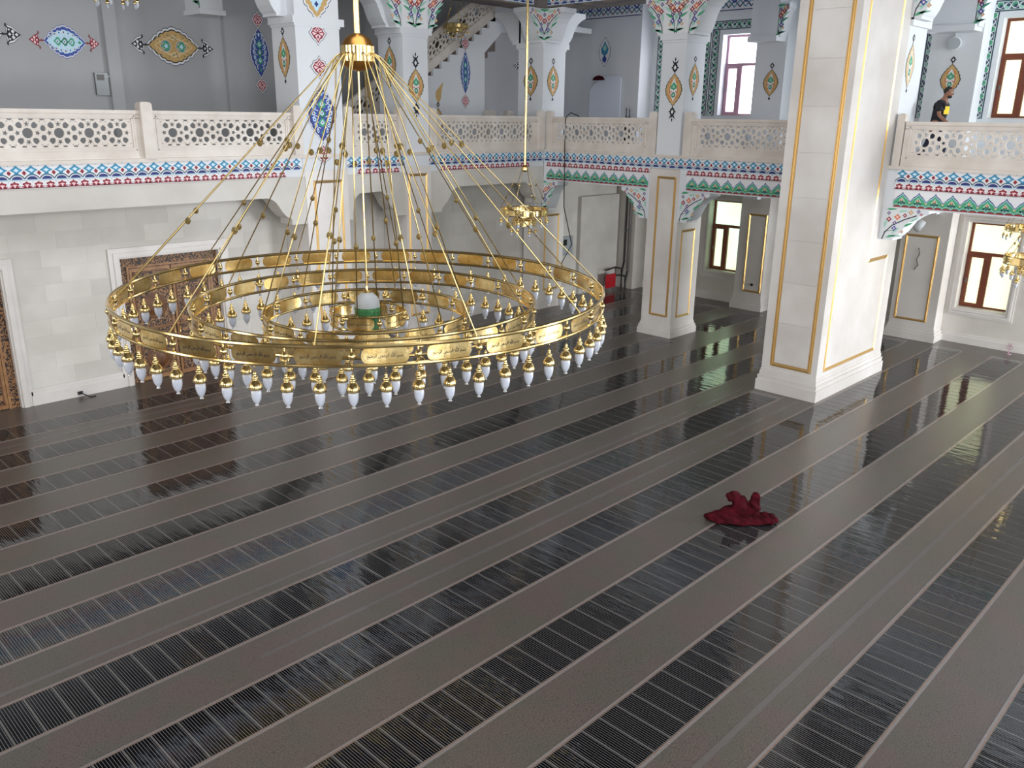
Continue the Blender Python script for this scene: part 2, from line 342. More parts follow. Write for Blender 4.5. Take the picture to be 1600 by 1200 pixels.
def lozenge(mb, f, cv, a, b, edge='ink_blue', fill='pink', line_='red'):
    st(mb, f, [(u*b, cv+v*a) for u, v in ((0, 1), (.25, .62), (.7, .5), (.72, .3), (1, .05), (.8, -.2), (.55, -.5), (.28, -.62), (0, -1), (-.28, -.62), (-.55, -.5), (-.8, -.2), (-1, .05), (-.72, .3), (-.7, .5), (-.25, .62))], 1, edge)
    st(mb, f, [(u*b*.93, cv+v*a*.94) for u, v in ((0, 1), (.25, .62), (.7, .5), (.72, .3), (1, .05), (.8, -.2), (.55, -.5), (.28, -.62), (0, -1), (-.28, -.62), (-.55, -.5), (-.8, -.2), (-1, .05), (-.72, .3), (-.7, .5), (-.25, .62))], 2, 'white_paint')
    LZ = ((0, 1), (.25, .62), (.7, .5), (.72, .3), (1, .05), (.8, -.2), (.55, -.5), (.28, -.62), (0, -1), (-.28, -.62), (-.55, -.5), (-.8, -.2), (-1, .05), (-.72, .3), (-.7, .5), (-.25, .62))
    st(mb, f, [(u*b*.76, cv+v*a*.78) for u, v in LZ], 3, line_); st(mb, f, [(u*b*.62, cv+v*a*.62) for u, v in LZ], 4, fill)
    st(mb, f, dia(0, cv+a*.24, b*.2, a*.24), 5, line_); st(mb, f, dia(0, cv+a*.24, b*.09, a*.12), 6, fill); st(mb, f, dia(0, cv-a*.3, b*.12, a*.16), 5, line_)
    for s in (-1, 1): line(mb, f, [(0, cv), (s*b*.5, cv+a*.14)], b*.09, 5, line_); line(mb, f, [(0, cv), (s*b*.42, cv-a*.2), (s*b*.2, cv-a*.42)], b*.09, 5, line_); line(mb, f, [(s*b*.2, cv+a*.24), (s*b*.42, cv+a*.36)], b*.07, 5, line_)
def blue_medallion(mb, f, a, b, wide=False):
    st(mb, f, scal(a*1.05, b*1.12), 0, 'blue'); st(mb, f, scal(a*1.04, b*1.08), 1, 'white_paint')
    st(mb, f, scal(a, b), 2, 'navy' if not wide else 'blue'); st(mb, f, scal(a, b, .86), 3, 'blue')
    if wide: st(mb, f, scal(a, b, .78), 3.6, 'pale')
    for v in (-.62, -.42, -.2, .02, .24, .46, .66):
        w = interp(MW, abs(v))*b
        for s in (-1, 1):
            st(mb, f, arc(s*w*.62, v*a, w*.15, a*.075, 0, 360, 9)[:-1], 4, 'pale'); st(mb, f, arc(s*w*.62, v*a, w*.07, a*.035, 0, 360, 6)[:-1], 5, 'red' if int(v*50) % 2 else 'blue')
            line(mb, f, [(s*w*.3, (v+.10)*a), (s*w*.52, (v+.14)*a), (s*w*.78, (v+.06)*a)], b*.05, 4, 'white_paint')
    for v, c in ((.36, 'green'), (-.30, 'green'), (0.03, 'deep_green')):
        leafy(mb, f, 0, v*a, a*.20, b*.30, 5, c); leafy(mb, f, 0, v*a, a*.11, b*.15, 6, 'pale'); st(mb, f, dia(0, v*a, b*.06, a*.035), 7, 'red')
    st(mb, f, dia(0, a*.74, b*.12, a*.1), 5, 'pale'); st(mb, f, dia(0, -a*.7, b*.12, a*.1), 5, 'green')
def wide_ends(mb, f, a, b, fill, col, edge=True):      # f already turned: v runs along the long axis
    for d in (1, -1):
        line(mb, f, [(0, d*a), (0, d*a*1.22)], b*.09, 3, col); st(mb, f, dia(0, d*a*1.1, b*.1, a*.05), 4, col)
        q = [(0, 1.2), (.42, 1.27), (.34, 1.42), (.22, 1.5), (0, 1.68), (-.22, 1.5), (-.34, 1.42), (-.42, 1.27)]
        if edge:
            st(mb, f, [(u*b*1.35, d*(v+(.02 if v > 1.3 else -.03))*a*1.0) for u, v in q], 1, 'ink_blue'); st(mb, f, [(u*b*1.27, d*(v+(.01 if v > 1.3 else -.02))*a) for u, v in q], 2, 'white_paint')
        st(mb, f, [(u*b, d*v*a) for u, v in q], 3, col)
        for cx_, cv_, w_, h_ in ((-.17, 1.42, .13, .06), (.17, 1.42, .13, .06), (0, 1.31, .10, .05), (0, 1.53, .10, .06), (-.27, 1.30, .07, .04), (.27, 1.30, .07, .04)): st(mb, f, dia(cx_*b, d*cv_*a, w_*b, h_*a), 4, fill)
        st(mb, f, dia(0, d*1.42*a, b*.05, a*.03), 5, fill)
        for s in (-1, 1): line(mb, f, [(s*b*.38, d*1.28*a), (s*b*.5, d*1.2*a), (s*b*.62, d*1.22*a)], b*.07, 4, col)
# ---- guilloche border along a rectangle (u0..u1, v0..v1 outer), w wide; open at the bottom when legs only
def guilloche(mb, fr, u0, u1, v0, v1, w, bottom=False):
    def run(a, b, hor, c):
        L = b-a; n = max(1, round(L/(w*.62))); s = L/n
        def P(t, x): return (t, c+x) if hor else (c+x, t)
        st(mb, fr, [P(a, 0), P(b, 0), P(b, w), P(a, w)], 0, 'ink_blue')
        st(mb, fr, [P(a, .09*w), P(b, .09*w), P(b, .91*w), P(a, .91*w)], 1, 'deep_green')
        st(mb, fr, [P(a, .13*w), P(b, .13*w), P(b, .17*w), P(a, .17*w)], 2, 'white_paint'); st(mb, fr, [P(a, .83*w), P(b, .83*w), P(b, .87*w), P(a, .87*w)], 2, 'white_paint')
        st(mb, fr, [P(a, .19*w), P(b, .19*w), P(b, .81*w), P(a, .81*w)], 2, 'ink_blue')
        for i in range(n):
            t = a+(i+.5)*s; d = .13*w*(1 if i % 2 else -1)
            def disc(cx, c_, rx, ry, ly, m_): st(mb, fr, [P(cx+rx*math.cos(q*PI/5), c_+ry*math.sin(q*PI/5)) for q in range(10)], ly, m_)
            disc(t, .5*w+d*.4, s*.52, .33*w, 3+(i % 2)*.4, 'white_paint'); disc(t, .5*w+d*.5, s*.42, .26*w, 4+(i % 2)*.4, 'green' if i % 2 else 'mint'); disc(t+s*.1, .5*w-d*.4, s*.26, .15*w, 5+(i % 2)*.4, 'ink_blue')
    run(v0, v1-w, False, u0); run(v0, v1-w, False, u1-w); run(u0, u1, True, v1-w)
# ---- floral painting in a corbel: profile = list of (u, v) outline; leaves placed for u in 0..W, v from 0 (bottom) to H
def floral(mb, fr, W, H, m=1):
    X = lambda u: u*W*m
    line(mb, fr, [(X(.06), .02*H), (X(.10), .22*H), (X(.25), .45*H), (X(.5), .64*H), (X(.75), .78*H)], .022, 2, 'black')
    line(mb, fr, [(X(.10), .25*H), (X(.28), .3*H)], .012, 2, 'deep_green')
    for u, v, a, c in ((.25, .12, .3, 'green'), (.33, .30, .8, 'mint'), (.10, .5, 1.4, 'mint'), (.6, .5, .5, 'green'), (.2, .92, .1, 'green'), (.45, .88, .2, 'mint'), (.38, .14, .1, 'mint'), (.72, .66, .6, 'mint')):
        l = .15*H; w = .05*H; ca, sa = math.cos(a), math.sin(a)
        st(mb, fr, [(X(u)+m*(x*l*ca-y*w*sa), v*H+(x*l*sa+y*w*ca)) for x, y in ((-1, 0), (-.3, .9), (.5, .5), (1, 0), (.4, -.4), (-.4, -.5))], 3, c)
    for u, v, s, c in ((.16, .62, .085, 'red'), (.34, .70, .1, 'orange'), (.30, .52, .07, 'navy'), (.30, .36, .085, 'blue'), (.48, .28, .06, 'amber'), (.62, .86, .08, 'amber'), (.78, .9, .06, 'navy'), (.5, .76, .07, 'red'), (.14, .80, .06, 'navy'), (.85, .82, .05, 'red')):
        k = s*H; st(mb, fr, star4(X(u), v*H, k, k, .42), 4, c); st(mb, fr, dia(X(u), v*H, k*.4, k*.4), 5, 'pink')

# ------------------------------------------------------------------ setting: floor
XG, YG, XW, YW, YN = 20.0, 18.1, 25.8, 19.1, 22.2
M().box(-10.5, 26.4, -8, 22.6, -.25, 0).build('floor', 'underlay')['kind'] = 'structure'
floor = bpy.data.objects['floor']
def seam(y, x0, x1): M().box(x0, x1, y-.035, y+.035, .0, .0025).build('seam_tape', 'seam', floor)
seam(3.33, 5, 24.9); seam(7.86, 4, 17.3); seam(9.2, -2, 17.3); seam(.33, 9, 24.9); seam(16.9, 2, 24.5)
# module of the film, shared by all
mod = M(); mod.box(-.131, .131, -.345, .345, 0, .002); MODULE = mod.mesh('heating_panel', 'carbon_film')
ROWS = [-.83, .68, 2.18, 3.69, 5.20, 6.71, 8.21, 9.71, 11.16, 12.68, 14.24, 15.74, 17.22]
ORD = ['crossing the bottom right corner', 'first from the bottom right corner', 'second from the bottom right corner', 'third from the bottom right corner', 'running beneath the maroon cloth',
       'just behind the maroon cloth', 'meeting the foot of the big pier', 'first one passing behind the big pier', 'second one behind the big pier', 'meeting the foot of the gold panelled column',
       'first one passing behind the gold panelled column', 'second from the left wall', 'nearest the left wall']
def film_row(y0, x0, x1, label):
    w = .80; t = thing('heating_film', ((x0+x1)/2, y0+w/2, 0), label, 'heating film')
    M().box(x0, x1, y0, y0+w, .0, .003).build('backing_sheet', 'clear_film', t)
    for a in (y0+.004, y0+w-.036):
        M().box(x0, x1, a, a+.032, .003, .0042).build('edge_tape', 'film_edge', t)
    for a in (y0+.036, y0+w-.044):
        M().box(x0, x1, a, a+.008, .003, .0046).build('copper_strip', 'copper', t)
    n = int((x1-x0)/.284); k = 0
    for i in range(n):
        cx = x0+.15+i*.284
        px, py = project(cx, y0+w/2, 0)
        if not (-60 < px < 1660 and py < 1290): continue
        k += 1
        o = bpy.data.objects.new('heating_panel', MODULE); COL.objects.link(o); o.parent = t
        o.location = (cx-t.location.x, 0, .0032)
for y, s in zip(ROWS, ORD):
    base = 'glossy black striped heating film, '
    if y > 8 and y < 9: film_row(y, -3, 17.36, base+s); film_row(y, 21.55, 24.9, 'short glossy black heating film beyond the big pier by the window wall')
    elif 12.5 < y < 13: film_row(y, -1, 19.85, base+s); film_row(y, 21.5, 24.7, 'short glossy black heating film beyond the gold panelled column')
    else: film_row(y, (-2 if y > 4 else 2), 24.9, base+s)

# ------------------------------------------------------------------ setting: shell
def cells(mb, ys, zs, holes, fn):
    ys = sorted(set(ys+[h[0] for h in holes]+[h[1] for h in holes])); zs = sorted(set(zs+[h[2] for h in holes]+[h[3] for h in holes]))
    for a, b in zip(ys[:-1], ys[1:]):
        for c, d in zip(zs[:-1], zs[1:]):
            my, mz = (a+b)/2, (c+d)/2
            if any(h[0] < my < h[1] and h[2] < mz < h[3] for h in holes): continue
            fn(a, b, c, d)
WLOW = [(14.37, 15.63, .98, 3.40), (10.1, 11.4, .98, 3.40), (6.10, 7.40, .98, 3.40), (1.9, 3.2, .98, 3.40)]
WUP = [(14.40, 15.66, 6.12, 8.62), (16.5, 17.8, 6.12, 8.62), (9.42, 10.7, 6.12, 8.62), (6.0, 7.42, 6.12, 8.62), (1.9, 3.2, 6.12, 8.62)]
wr = struct('wall_right', (XW, 8, 0))
mb = M(); cells(mb, [-3, 19.1], [0, 4.95], WLOW, lambda a, b, c, d: mb.box(XW, XW+.5, a, b, c, d)); mb.build('lower_face', 'stone', wr)
mb = M(); cells(mb, [-3, 22.4], [4.95, 14], WUP, lambda a, b, c, d: mb.box(XW, XW+.5, a, b, c, d)); mb.build('upper_face', 'plaster', wr)
M().box(25.1, XW, 18.4, 22.19, 5.0, 9.94).build('trim_3', 'plaster')['kind'] = 'structure'
M().box(25.15, XW, 18.25, 19.1, 0, 4.6).build('trim_4', 'stone')['kind'] = 'structure'
wl = struct('wall_left', (8, YW, 0))
mb = M(); DOORS = [(2.62, 4.93, 0, 2.93), (7.22, 9.62, 0, 2.93)]
cells(mb, [-10.5, 26.3], [0, 4.6], DOORS, lambda a, b, c, d: mb.box(a, b, YW+.016, YW+.6, c, d)); mb.build('masonry_core', 'stone', wl)
# dressed stone blocks, joints recessed
BL = {}
def block(w, h):
    k = (round(w, 3), round(h, 3))
    if k not in BL: BL[k] = M().box(-w/2+.0012, w/2-.0012, .012, .028, -h/2+.0012, h/2-.0012).mesh('stone_block', 'stone')
    return BL[k]
zs = [0.36+.36*i for i in range(12)]
for r, z in enumerate(zs):
    x = 4.2-(.35 if r % 2 else 0); 
    while x < 25.1:
        a, b = x, min(x+.92, 25.15); x += .92
        for h in DOORS:
            if z < h[3]+.12:
                if a < h[0]-.14 < b: b = h[0]-.14
                elif a < h[1]+.14 < b: a = h[1]+.14
                elif h[0]-.14 <= a and b <= h[1]+.14: a = b
        if b-a > .06: meshinst(block(b-a, .36), 'stone_block', wl, ((a+b)/2-8, 0, z+.18))
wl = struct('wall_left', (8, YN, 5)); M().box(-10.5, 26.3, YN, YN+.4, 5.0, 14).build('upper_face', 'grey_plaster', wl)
M().box(8.72, 9.02, YN-.14, YN, 5.0, 10).build('flat_pilaster', 'grey_plaster', wl); M().box(11.82, 16.2, YN-.10, YN, 5.0, 10).build('flat_panel', 'grey_plaster', wl)
M().box(22.93, 25.15, 18.95, 19.12, 0, 3.4).build('trim_5', 'stone')['kind'] = 'structure'
# base mouldings
b = M(); 
for a, c in ((-10, 2.45), (5.1, 7.05), (9.8, 25.1)):
    b.box(a, c, YW-.05, YW+.01, 0, .22); b.box(a, c, YW-.03, YW+.01, .22, .30); b.box(a, c, YW-.015, YW+.01, .30, .36)
b.build('baseboard_left', 'marble')['kind'] = 'structure'
b = M(); b.box(XW-.05, XW+.01, -3, 19.1, 0, .2); b.box(XW-.03, XW+.01, -3, 19.1, .2, .28); b.build('baseboard_right', 'marble')['kind'] = 'structure'
# gallery floors, upper ceilings, main ceiling, the two walls behind the photographer
b = M(); b.box(XG+.12, XW, -3, 22.2, 4.6, 4.99); b.box(-10.5, XG+.12, YG+.12, YN, 4.6, 4.99); b.build('floor', 'stone')['kind'] = 'structure'
b = M(); b.box(XG+.9, XW, -3, 22.2, 9.95, 10.2); b.box(-10.5, XG+.9, YG+.95, YN, 9.95, 10.2); b.build('ceiling', 'plaster')['kind'] = 'structure'
b = M(); b.box(-10.5, 26.3, -8, 22.6, 15.5, 15.7); b.build('ceiling', 'dimmed_shell')['kind'] = 'structure'
M().box(-10.6, -10.3, -8, 22.6, 0, 15.5).build('wall_back', 'dimmed_shell')['kind'] = 'structure'
M().box(-10.5, 26.3, -7.3, -7.0, 0, 15.5).build('wall_near', 'plaster')['kind'] = 'structure'
# upper beams over the galleries and the hall walls above
for a, c in ((-3, 7.6), (8.97, 19.3)): M().box(XG, XG+.9, a, c, 9.05, 15.5).build('wall_right', 'dimmed_shell')['kind'] = 'structure'
b = M(); b.box(-10.5, XG, YG, YG+.9, 9.05, 15.5); b.build('wall_left', 'dimmed_shell')['kind'] = 'structure'
def painted_frieze(parent, fr, L, kind, name='painted_border'):
    mb = M(); {'b': blue_band, 'r': red_band, 'g': green_band}[kind](mb, fr, L); return mb.build(name, PM, parent)
FE = lambda y, z: Fr((XG, y, z), (0, -1, 0), (0, 0, 1), (-1, 0, 0))     # faces west, on the right gallery
FN = lambda x, z: Fr((x, YG, z), (1, 0, 0), (0, 0, 1), (0, -1, 0))      # faces south, on the left gallery
tb = M(); fr = Fr((XW, 22.1, 9.32), (0, -1, 0), (0, 0, 1), (-1, 0, 0))
fr2 = Fr((25.1, 22.1, 9.32), (0, -1, 0), (0, 0, 1), (-1, 0, 0)); 
def ceiling_frieze(mb, fr, L):
    n = round(L/.4); w = L/n; st(mb, fr, [(0, 0), (L, 0), (L, .55), (0, .55)], 0, 'white_paint')
    for i in range(n):
        f = fr.at((i+.5)*w, 0); line(mb, f, [(-w/2, .1), (0, .3), (w/2, .1)], .035, 1, 'ink_blue'); line(mb, f, [(-w/2, .3), (0, .1), (w/2, .3)], .035, 1, 'teal')
        st(mb, f, star4(0, .33, w*.33, .12, .5), 2, 'blue'); st(mb, f, dia(0, .33, w*.12, .05), 3, 'white_paint'); line(mb, f, [(-w/2, .02), (w/2, .02)], .03, 1, 'navy')
        st(mb, f, dia(w/2, .46, w*.1, .06), 2, 'amber')
ceiling_frieze(tb, fr2, 3.65); ceiling_frieze(tb, fr.at(3.75, 0), 20)
o = tb.build('trim_1', PM); o['kind'] = 'structure'
tb = M(); blue_band(tb, FN(-3, 9.1), 22.4, unit=.3); red_band(tb, FN(-3, 9.5), 22.4); blue_band(tb, FE(18.2, 9.12), 19, unit=.3)
o = tb.build('trim_2', PM); o['kind'] = 'structure'

# ------------------------------------------------------------------ galleries (slab edge with its painted borders, stone arches below)
gl = thing('gallery', (6, YG, 3.4), 'left gallery slab edge with blue and dark red painted borders over stone arches', 'gallery')
gr = thing('gallery', (XG, 10, 4.1), 'right gallery slab edge with blue, red and green painted borders facing the hall', 'gallery')
CURVE = [(0, 0), (.14, .02), (.26, .07), (.34, .16), (.40, .28), (.47, .40), (.58, .48), (.72, .52), (.90, .56)]   # corbel sweep from its foot outwards and up
def arch_face(xa, xb, nar=False):
    z0, z1 = 3.44, 4.10
    L = [(xa, 4.57), (xa, z0), (xa+.42, z0), (xa+.42, z0+.14)]
    rgt = [(xb, 4.57), (xb, z0), (xb-.42, z0), (xb-.42, z0+.14)]
    sw = [(.42+.62*u, z0+.14+(z1-z0-.14)*v/.56) for u, v in ((0, 0), (.1, .02), (.25, .09), (.4, .2), (.52, .33), (.66, .45), (.84, .53), (1, .56))]
    pts = L+[(xa+a, v) for a, v in sw[1:]]+[(xb-a, v) for a, v in sw[::-1][:-1]]+rgt[::-1][0:3]+[(xb, 4.57)]
    if nar: pts = [(xa, 4.57), (xa, z0), (xa+.12, z0), (xa+.12, z0+.14), (xa+.2, z1-.15), (xa+.35, z1-.02)]+[(xb-(a*.82), v) for a, v in sw[::-1][:-1]]+[(xb-.36, z0+.14), (xb-.36, z0), (xb, z0), (xb, 4.57)]
    q = []
    for p in pts:
        if not q or (abs(q[-1][0]-p[0])+abs(q[-1][1]-p[1])) > 1e-4: q.append(p)
    return q
for xa, xb in ((.6, 11.47), (12.70, 14.55), (15.42, 20.2)):
    q = arch_face(xa, xb, xb-xa < 3); M().prism(q, lambda u, v, d: (u, d, v), YG+.02, YG+.55).build('stone_arch', 'stone', gl)
    if xb-xa > 4: M().box(xa+1, xb-1, YG+.5, YW, 4.3, 4.6).build('soffit', 'stone', gl)
M().box(-10.2, 20.0, YG+.01, YG+.3, 4.72, 5.0).build('slab_edge', 'plaster', gl); M().box(XG+.01, XG+.3, -3, 18.1, 4.72, 5.0).build('slab_edge', 'plaster', gr)
for a, c in ((-10.2, 11.47), (12.70, 14.55), (15.42, 20.0)): M().box(a, c, YG+.01, YG+.3, 4.56, 4.72).build('beam_face', 'plaster', gl)
for a, c in ((-3, 7.62), (8.95, 13.13), (14.15, 18.1)): M().box(XG+.01, XG+.3, a, c, 4.14, 4.72).build('beam_face', 'plaster', gr)
M().box(-10.2, 19.95, YG-.05, YG+.3, 5.0, 5.07).build('ledge', 'carved_marble', gl); M().box(XG-.05, XG+.3, -3, 18.1, 5.0, 5.07).build('ledge', 'carved_marble', gr)
for a, b_ in ((.6, 11.38), (12.68, 19.95)): painted_frieze(gl, FN(a, 4.72), b_-a, 'b')
for a, b_ in ((.6, 10.95), (12.98, 14.35), (15.75, 19.35)): painted_frieze(gl, FN(a, 4.57), b_-a, 'r')
for a, b_ in ((18.1, 8.95), (7.42, -2.5)): painted_frieze(gr, FE(a, 4.72), a-b_, 'b')
for a, b_ in ((18.0, 14.12), (12.93, 8.95), (7.42, -2.5)): painted_frieze(gr, FE(a, 4.57), a-b_, 'r'); painted_frieze(gr, FE(a-.03, 4.19), a-b_-.06, 'g')

# ------------------------------------------------------------------ columns
def gold_frame(t, axis, c, a0, a1, z0, z1, w=.065, steps=None, name='gold_moulding'):
    # axis 'x': on a face x=c (faces west) spanning y; 'y': on a face y=c (faces south) spanning x
    mb = M(); pts = steps or [(a0, z0), (a1, z0), (a1, z1), (a0, z1)]
    for d, r in ((0, w*.30), (w*.42, w*.13), (-w*.42, w*.13)):
        n = len(pts); q = []
        cx = sum(p[0] for p in pts)/n; cz = sum(p[1] for p in pts)/n
        for k in range(n):      # offset the outline by d, corner by corner
            a, b_, c_ = Vector(pts[k-1]), Vector(pts[k]), Vector(pts[(k+1) % n])
            e1 = (b_-a).normalized(); e2 = (c_-b_).normalized(); q.append(b_+Vector((-e1.y, e1.x))*d+Vector((-e2.y, e2.x))*d)
        P3 = [(c, u, v) if axis == 'x' else (u, c, v) for u, v in q]
        for k in range(n): mb.tube([P3[k], P3[(k+1) % n]], r, 6)
    return mb.build(name, 'gilt', t)
def plinth(t, x0, x1, y0, y1, h=.36, m='marble'):
    mb = M()
    for e, a, b_ in ((.075, 0, .5), (.05, .5, .62), (.055, .62, .7), (.025, .7, .88), (.01, .88, 1)): mb.box(x0-e, x1+e, y0-e, y1+e, h*a, h*b_)
    mb.build('plinth', m, t)
def corbel(t, fr, z0, W, H, D, m=1, paint=True, name='corbel', mt='plaster'):
    # bracket that grows sideways (along U*m) from a foot at fr origin height 0 up to width W at height H, D deep behind the face
    prof = [(-.02, 0), (.30*W, 0), (.30*W, .06*H)]+[(.30*W+.70*W*u, .06*H+.86*H*v) for u, v in ((.08, .06), (.2, .2), (.3, .38), (.42, .58), (.6, .74), (.8, .86), (1, .93))]+[(W, H), (-.02, H)]
    mb = M(); mb.prism([(u*m, v) for u, v in prof], lambda u, v, d: fr.p(u, v, d), -D, .0); o = mb.build(name, mt, t)
    if paint: pb = M(); floral(pb, fr, W, H, m); pb.build('painted_flowers', PM, o)
    return o
def capital(t, x0, x1, y0, y1, z=7.98, e=.14):
    M().box(x0-.06, x1+e, y0-.03, y1+.05, z, z+.16).box(x0-.025, x1+.03, y0-.022, y1+.01, z-.06, z).build('capital', 'plaster', t)
def top_flare(t, axis, c, a0, a1, z0=8.10, H=.95, W=.62):
    # painted flaring head on one face, corbels to both sides and the strip between
    if axis == 'x': fr = lambda y: Fr((c, y, z0), (0, -1, 0), (0, 0, 1), (-1, 0, 0)); ua, ub = a1, a0
    else: fr = lambda x: Fr((x, c, z0), (1, 0, 0), (0, 0, 1), (0, -1, 0)); ua, ub = a0, a1
    corbel(t, fr(ub), z0, W, H, .8, 1); corbel(t, fr(ua), z0, W, H, .8, -1)
    w = abs(ub-ua); pb = M(); f = fr(ua); st(pb, f, [(0, 0), (w, 0), (w, H), (0, H)], 0, 'white_paint')
    floral(pb, f.at(w/2, 0), w*.5, H, 1); floral(pb, f.at(w/2, 0), w*.5, H, -1); pb.build('painted_flowers', PM, t)

# near column (west and south faces with gold mouldings)
t = thing('column', (20.65, 13.62, 0), 'square column with gold framed panels and black finial medallion right of the big chandelier', 'column')
plinth(t, 20.05, 21.25, 13.13, 14.15); M().box(20.05, 21.25, 13.13, 14.15, .3, 4.72).build('shaft', 'marble', t)
M().box(20.0, 20.92, 13.2, 13.95, 4.72, 9.94).build('upper_shaft', 'plaster', t)
gold_frame(t, 'x', 20.05, 13.29, 13.85, .61, 4.46); gold_frame(t, 'y', 13.13, 20.32, 20.95, .58, 3.02)
mb = M(); amber_medallion(mb, Fr((20.0, 13.51, 6.74), (0, -1, 0), (0, 0, 1), (-1, 0, 0)), .42, .27, True); mb.build('painted_medallion', PM, t)
mb = M(); amber_medallion(mb, Fr((20.45, 13.2, 7.0), (1, 0, 0), (0, 0, 1), (0, -1, 0)), .42, .24); mb.build('painted_medallion', PM, t)
capital(t, 20.0, 20.92, 13.2, 13.95); top_flare(t, 'x', 20.0, 13.2, 13.95)
corbel(t, Fr((20.93, 13.25, 8.12), (1, 0, 0), (0, 0, 1), (0, -1, 0)), 0, .75, .95, .6, 1, False)
corbel(t, Fr((20.04, 13.13, 3.30), (0, -1, 0), (0, 0, 1), (-1, 0, 0)), 0, .95, .86, .55, 1); corbel(t, Fr((20.04, 14.15, 3.30), (0, -1, 0), (0, 0, 1), (-1, 0, 0)), 0, .95, .86, .55, -1)
# big pier
t = thing('pier', (19.4, 8.28, 0), 'massive square stone pier with gold mouldings rising in front of the right gallery', 'pier')
plinth(t, 17.6, 21.2, 7.62, 8.95, .52)
M().box(17.6, 20.1, 7.62, 8.95, .4, 15.49).box(20.1, 21.2, 7.62, 8.95, .4, 5.0).build('shaft', 'marble', t)
gold_frame(t, 'x', 17.6, 7.80, 8.70, .66, 14.5, .085)
gold_frame(t, 'y', 7.62, 0, 0, 0, 0, .075, steps=[(17.95, .66), (20.7, .66), (20.7, 2.95), (19.62, 2.95), (19.62, 14.5), (17.95, 14.5)])
for i in range(15):      # facing slabs inside the gold frames
    z = .72+i*.93; M().box(17.588, 17.61, 7.86, 8.64, z, z+.92).build('facing_slab', 'marble', t)
M().box(20.1, 21.15, 7.63, 8.9, 5.0, 9.94).build('upper_shaft', 'plaster', t)
mb = M(); amber_medallion(mb, Fr((20.42, 7.63, 7.2), (1, 0, 0), (0, 0, 1), (0, -1, 0)), .46, .24, pale=True); mb.build('painted_medallion', PM, t)
M().box(20.1, 21.2, 7.56, 8.9, 8.0, 8.16).build('capital', 'plaster', t)
corbel(t, Fr((20.9, 7.66, 8.12), (1, 0, 0), (0, 0, 1), (0, -1, 0)), 0, .95, .9, .7, 1, False); corbel(t, Fr((20.1, 7.62, 8.12), (0, -1, 0), (0, 0, 1), (-1, 0, 0)), 0, .7, .9, .7, 1)
corbel(t, Fr((20.02, 7.60, 3.42), (0, -1, 0), (0, 0, 1), (-1, 0, 0)), 0, 1.0, .76, .55, 1)
# columns of the left gallery
def left_column(x0, x1, xu0, xu1, label, fr_gold, style):
    t = thing('column', ((x0+x1)/2, YG+.55, 0), label, 'column'); plinth(t, x0, x1, YG, YG+1.0)
    M().box(x0, x1, YG, YG+1.0, .3, 4.72).build('shaft', 'marble', t); M().box(xu0, xu1, YG-.01, YG+1.0, 4.70, 9.94).build('upper_shaft', 'plaster', t)
    gold_frame(t, 'y', YG, *fr_gold); c = (xu0+xu1)/2; side = Fr((xu0, YG+.52, 7.25), (0, -1, 0), (0, 0, 1), (-1, 0, 0)); face = Fr((c, YG-.01, 0), (1, 0, 0), (0, 0, 1), (0, -1, 0))
    mb = M(); amber_medallion(mb, side, .46, .26); mb.build('painted_medallion', PM, t)
    mb = M()
    if style == 'blue':
        blue_medallion(mb, face.at(0, 6.0), .63, .38); mb.build('painted_medallion', PM, t)
        for z in (7.05, 7.79, 5.07): q = M(); lozenge(q, face, z, .27, .25); q.build('painted_lozenge', PM, t)
        q = M(); f = face.at(0, 8.72); st(q, f, scal(.66, .46), 0, 'ink_blue'); st(q, f, scal(.64, .44), 1, 'white_paint'); st(q, f, scal(.6, .38), 2, 'amber'); st(q, f, scal(.6, .38, .6), 3, 'pale'); st(q, f, star4(0, -.3, .06, .07), 4, 'navy'); q.build('painted_medallion', PM, t)
        for m_ in (1, -1): line(mb, face, [(0, 6.62), (0, 6.92)], .02, 1, 'red')
    else:
        amber_medallion(mb, face.at(0, 6.74), .42, .27, True); mb.build('painted_medallion', PM, t); top_flare(t, 'y', YG-.01, xu0, xu1)
    capital(t, xu0, xu1, YG, YG+1.0)
    corbel(t, Fr((xu0, YG+.3, 8.12), (1, 0, 0), (0, 0, 1), (0, -1, 0)), 0, .9, .95, .6, -1, False)
    return t
left_column(11.47, 12.70, 11.42, 12.62, 'wide column with large blue medallion and pink lozenges behind the chandelier wires', (11.72, 12.50, .62, 4.42), 'blue')
left_column(14.55, 15.42, 14.53, 15.36, 'narrow column with amber medallion right of the chandelier hub', (14.66, 15.26, .66, 4.48), 'amber')
t = thing('column', (20.7, 18.8, 0), 'corner column with two amber medallions behind the thin chandelier rod', 'column')
plinth(t, 20.1, 21.25, 18.3, 19.0); M().box(20.1, 21.25, 18.3, 19.0, .3, 5.0).build('shaft', 'marble', t); M().box(20.0, 21.0, 18.22, 19.25, 5, 9.94).build('upper_shaft', 'plaster', t)
gold_frame(t, 'y', 18.3, 20.35, 21.0, .6, 3.0)
mb = M(); amber_medallion(mb, Fr((20.0, 18.72, 7.05), (0, -1, 0), (0, 0, 1), (-1, 0, 0)), .46, .30); mb.build('painted_medallion', PM, t)
mb = M(); amber_medallion(mb, Fr((20.45, 18.22, 7.05), (1, 0, 0), (0, 0, 1), (0, -1, 0)), .46, .27); mb.build('painted_medallion', PM, t)
capital(t, 20.0, 21.0, 18.22, 19.25)
corbel(t, Fr((20.0, 18.3, 8.12), (0, -1, 0), (0, 0, 1), (-1, 0, 0)), 0, .8, .95, .6, 1); corbel(t, Fr((20.1, 18.22, 8.12), (1, 0, 0), (0, 0, 1), (0, -1, 0)), 0, .8, .95, .6, -1)
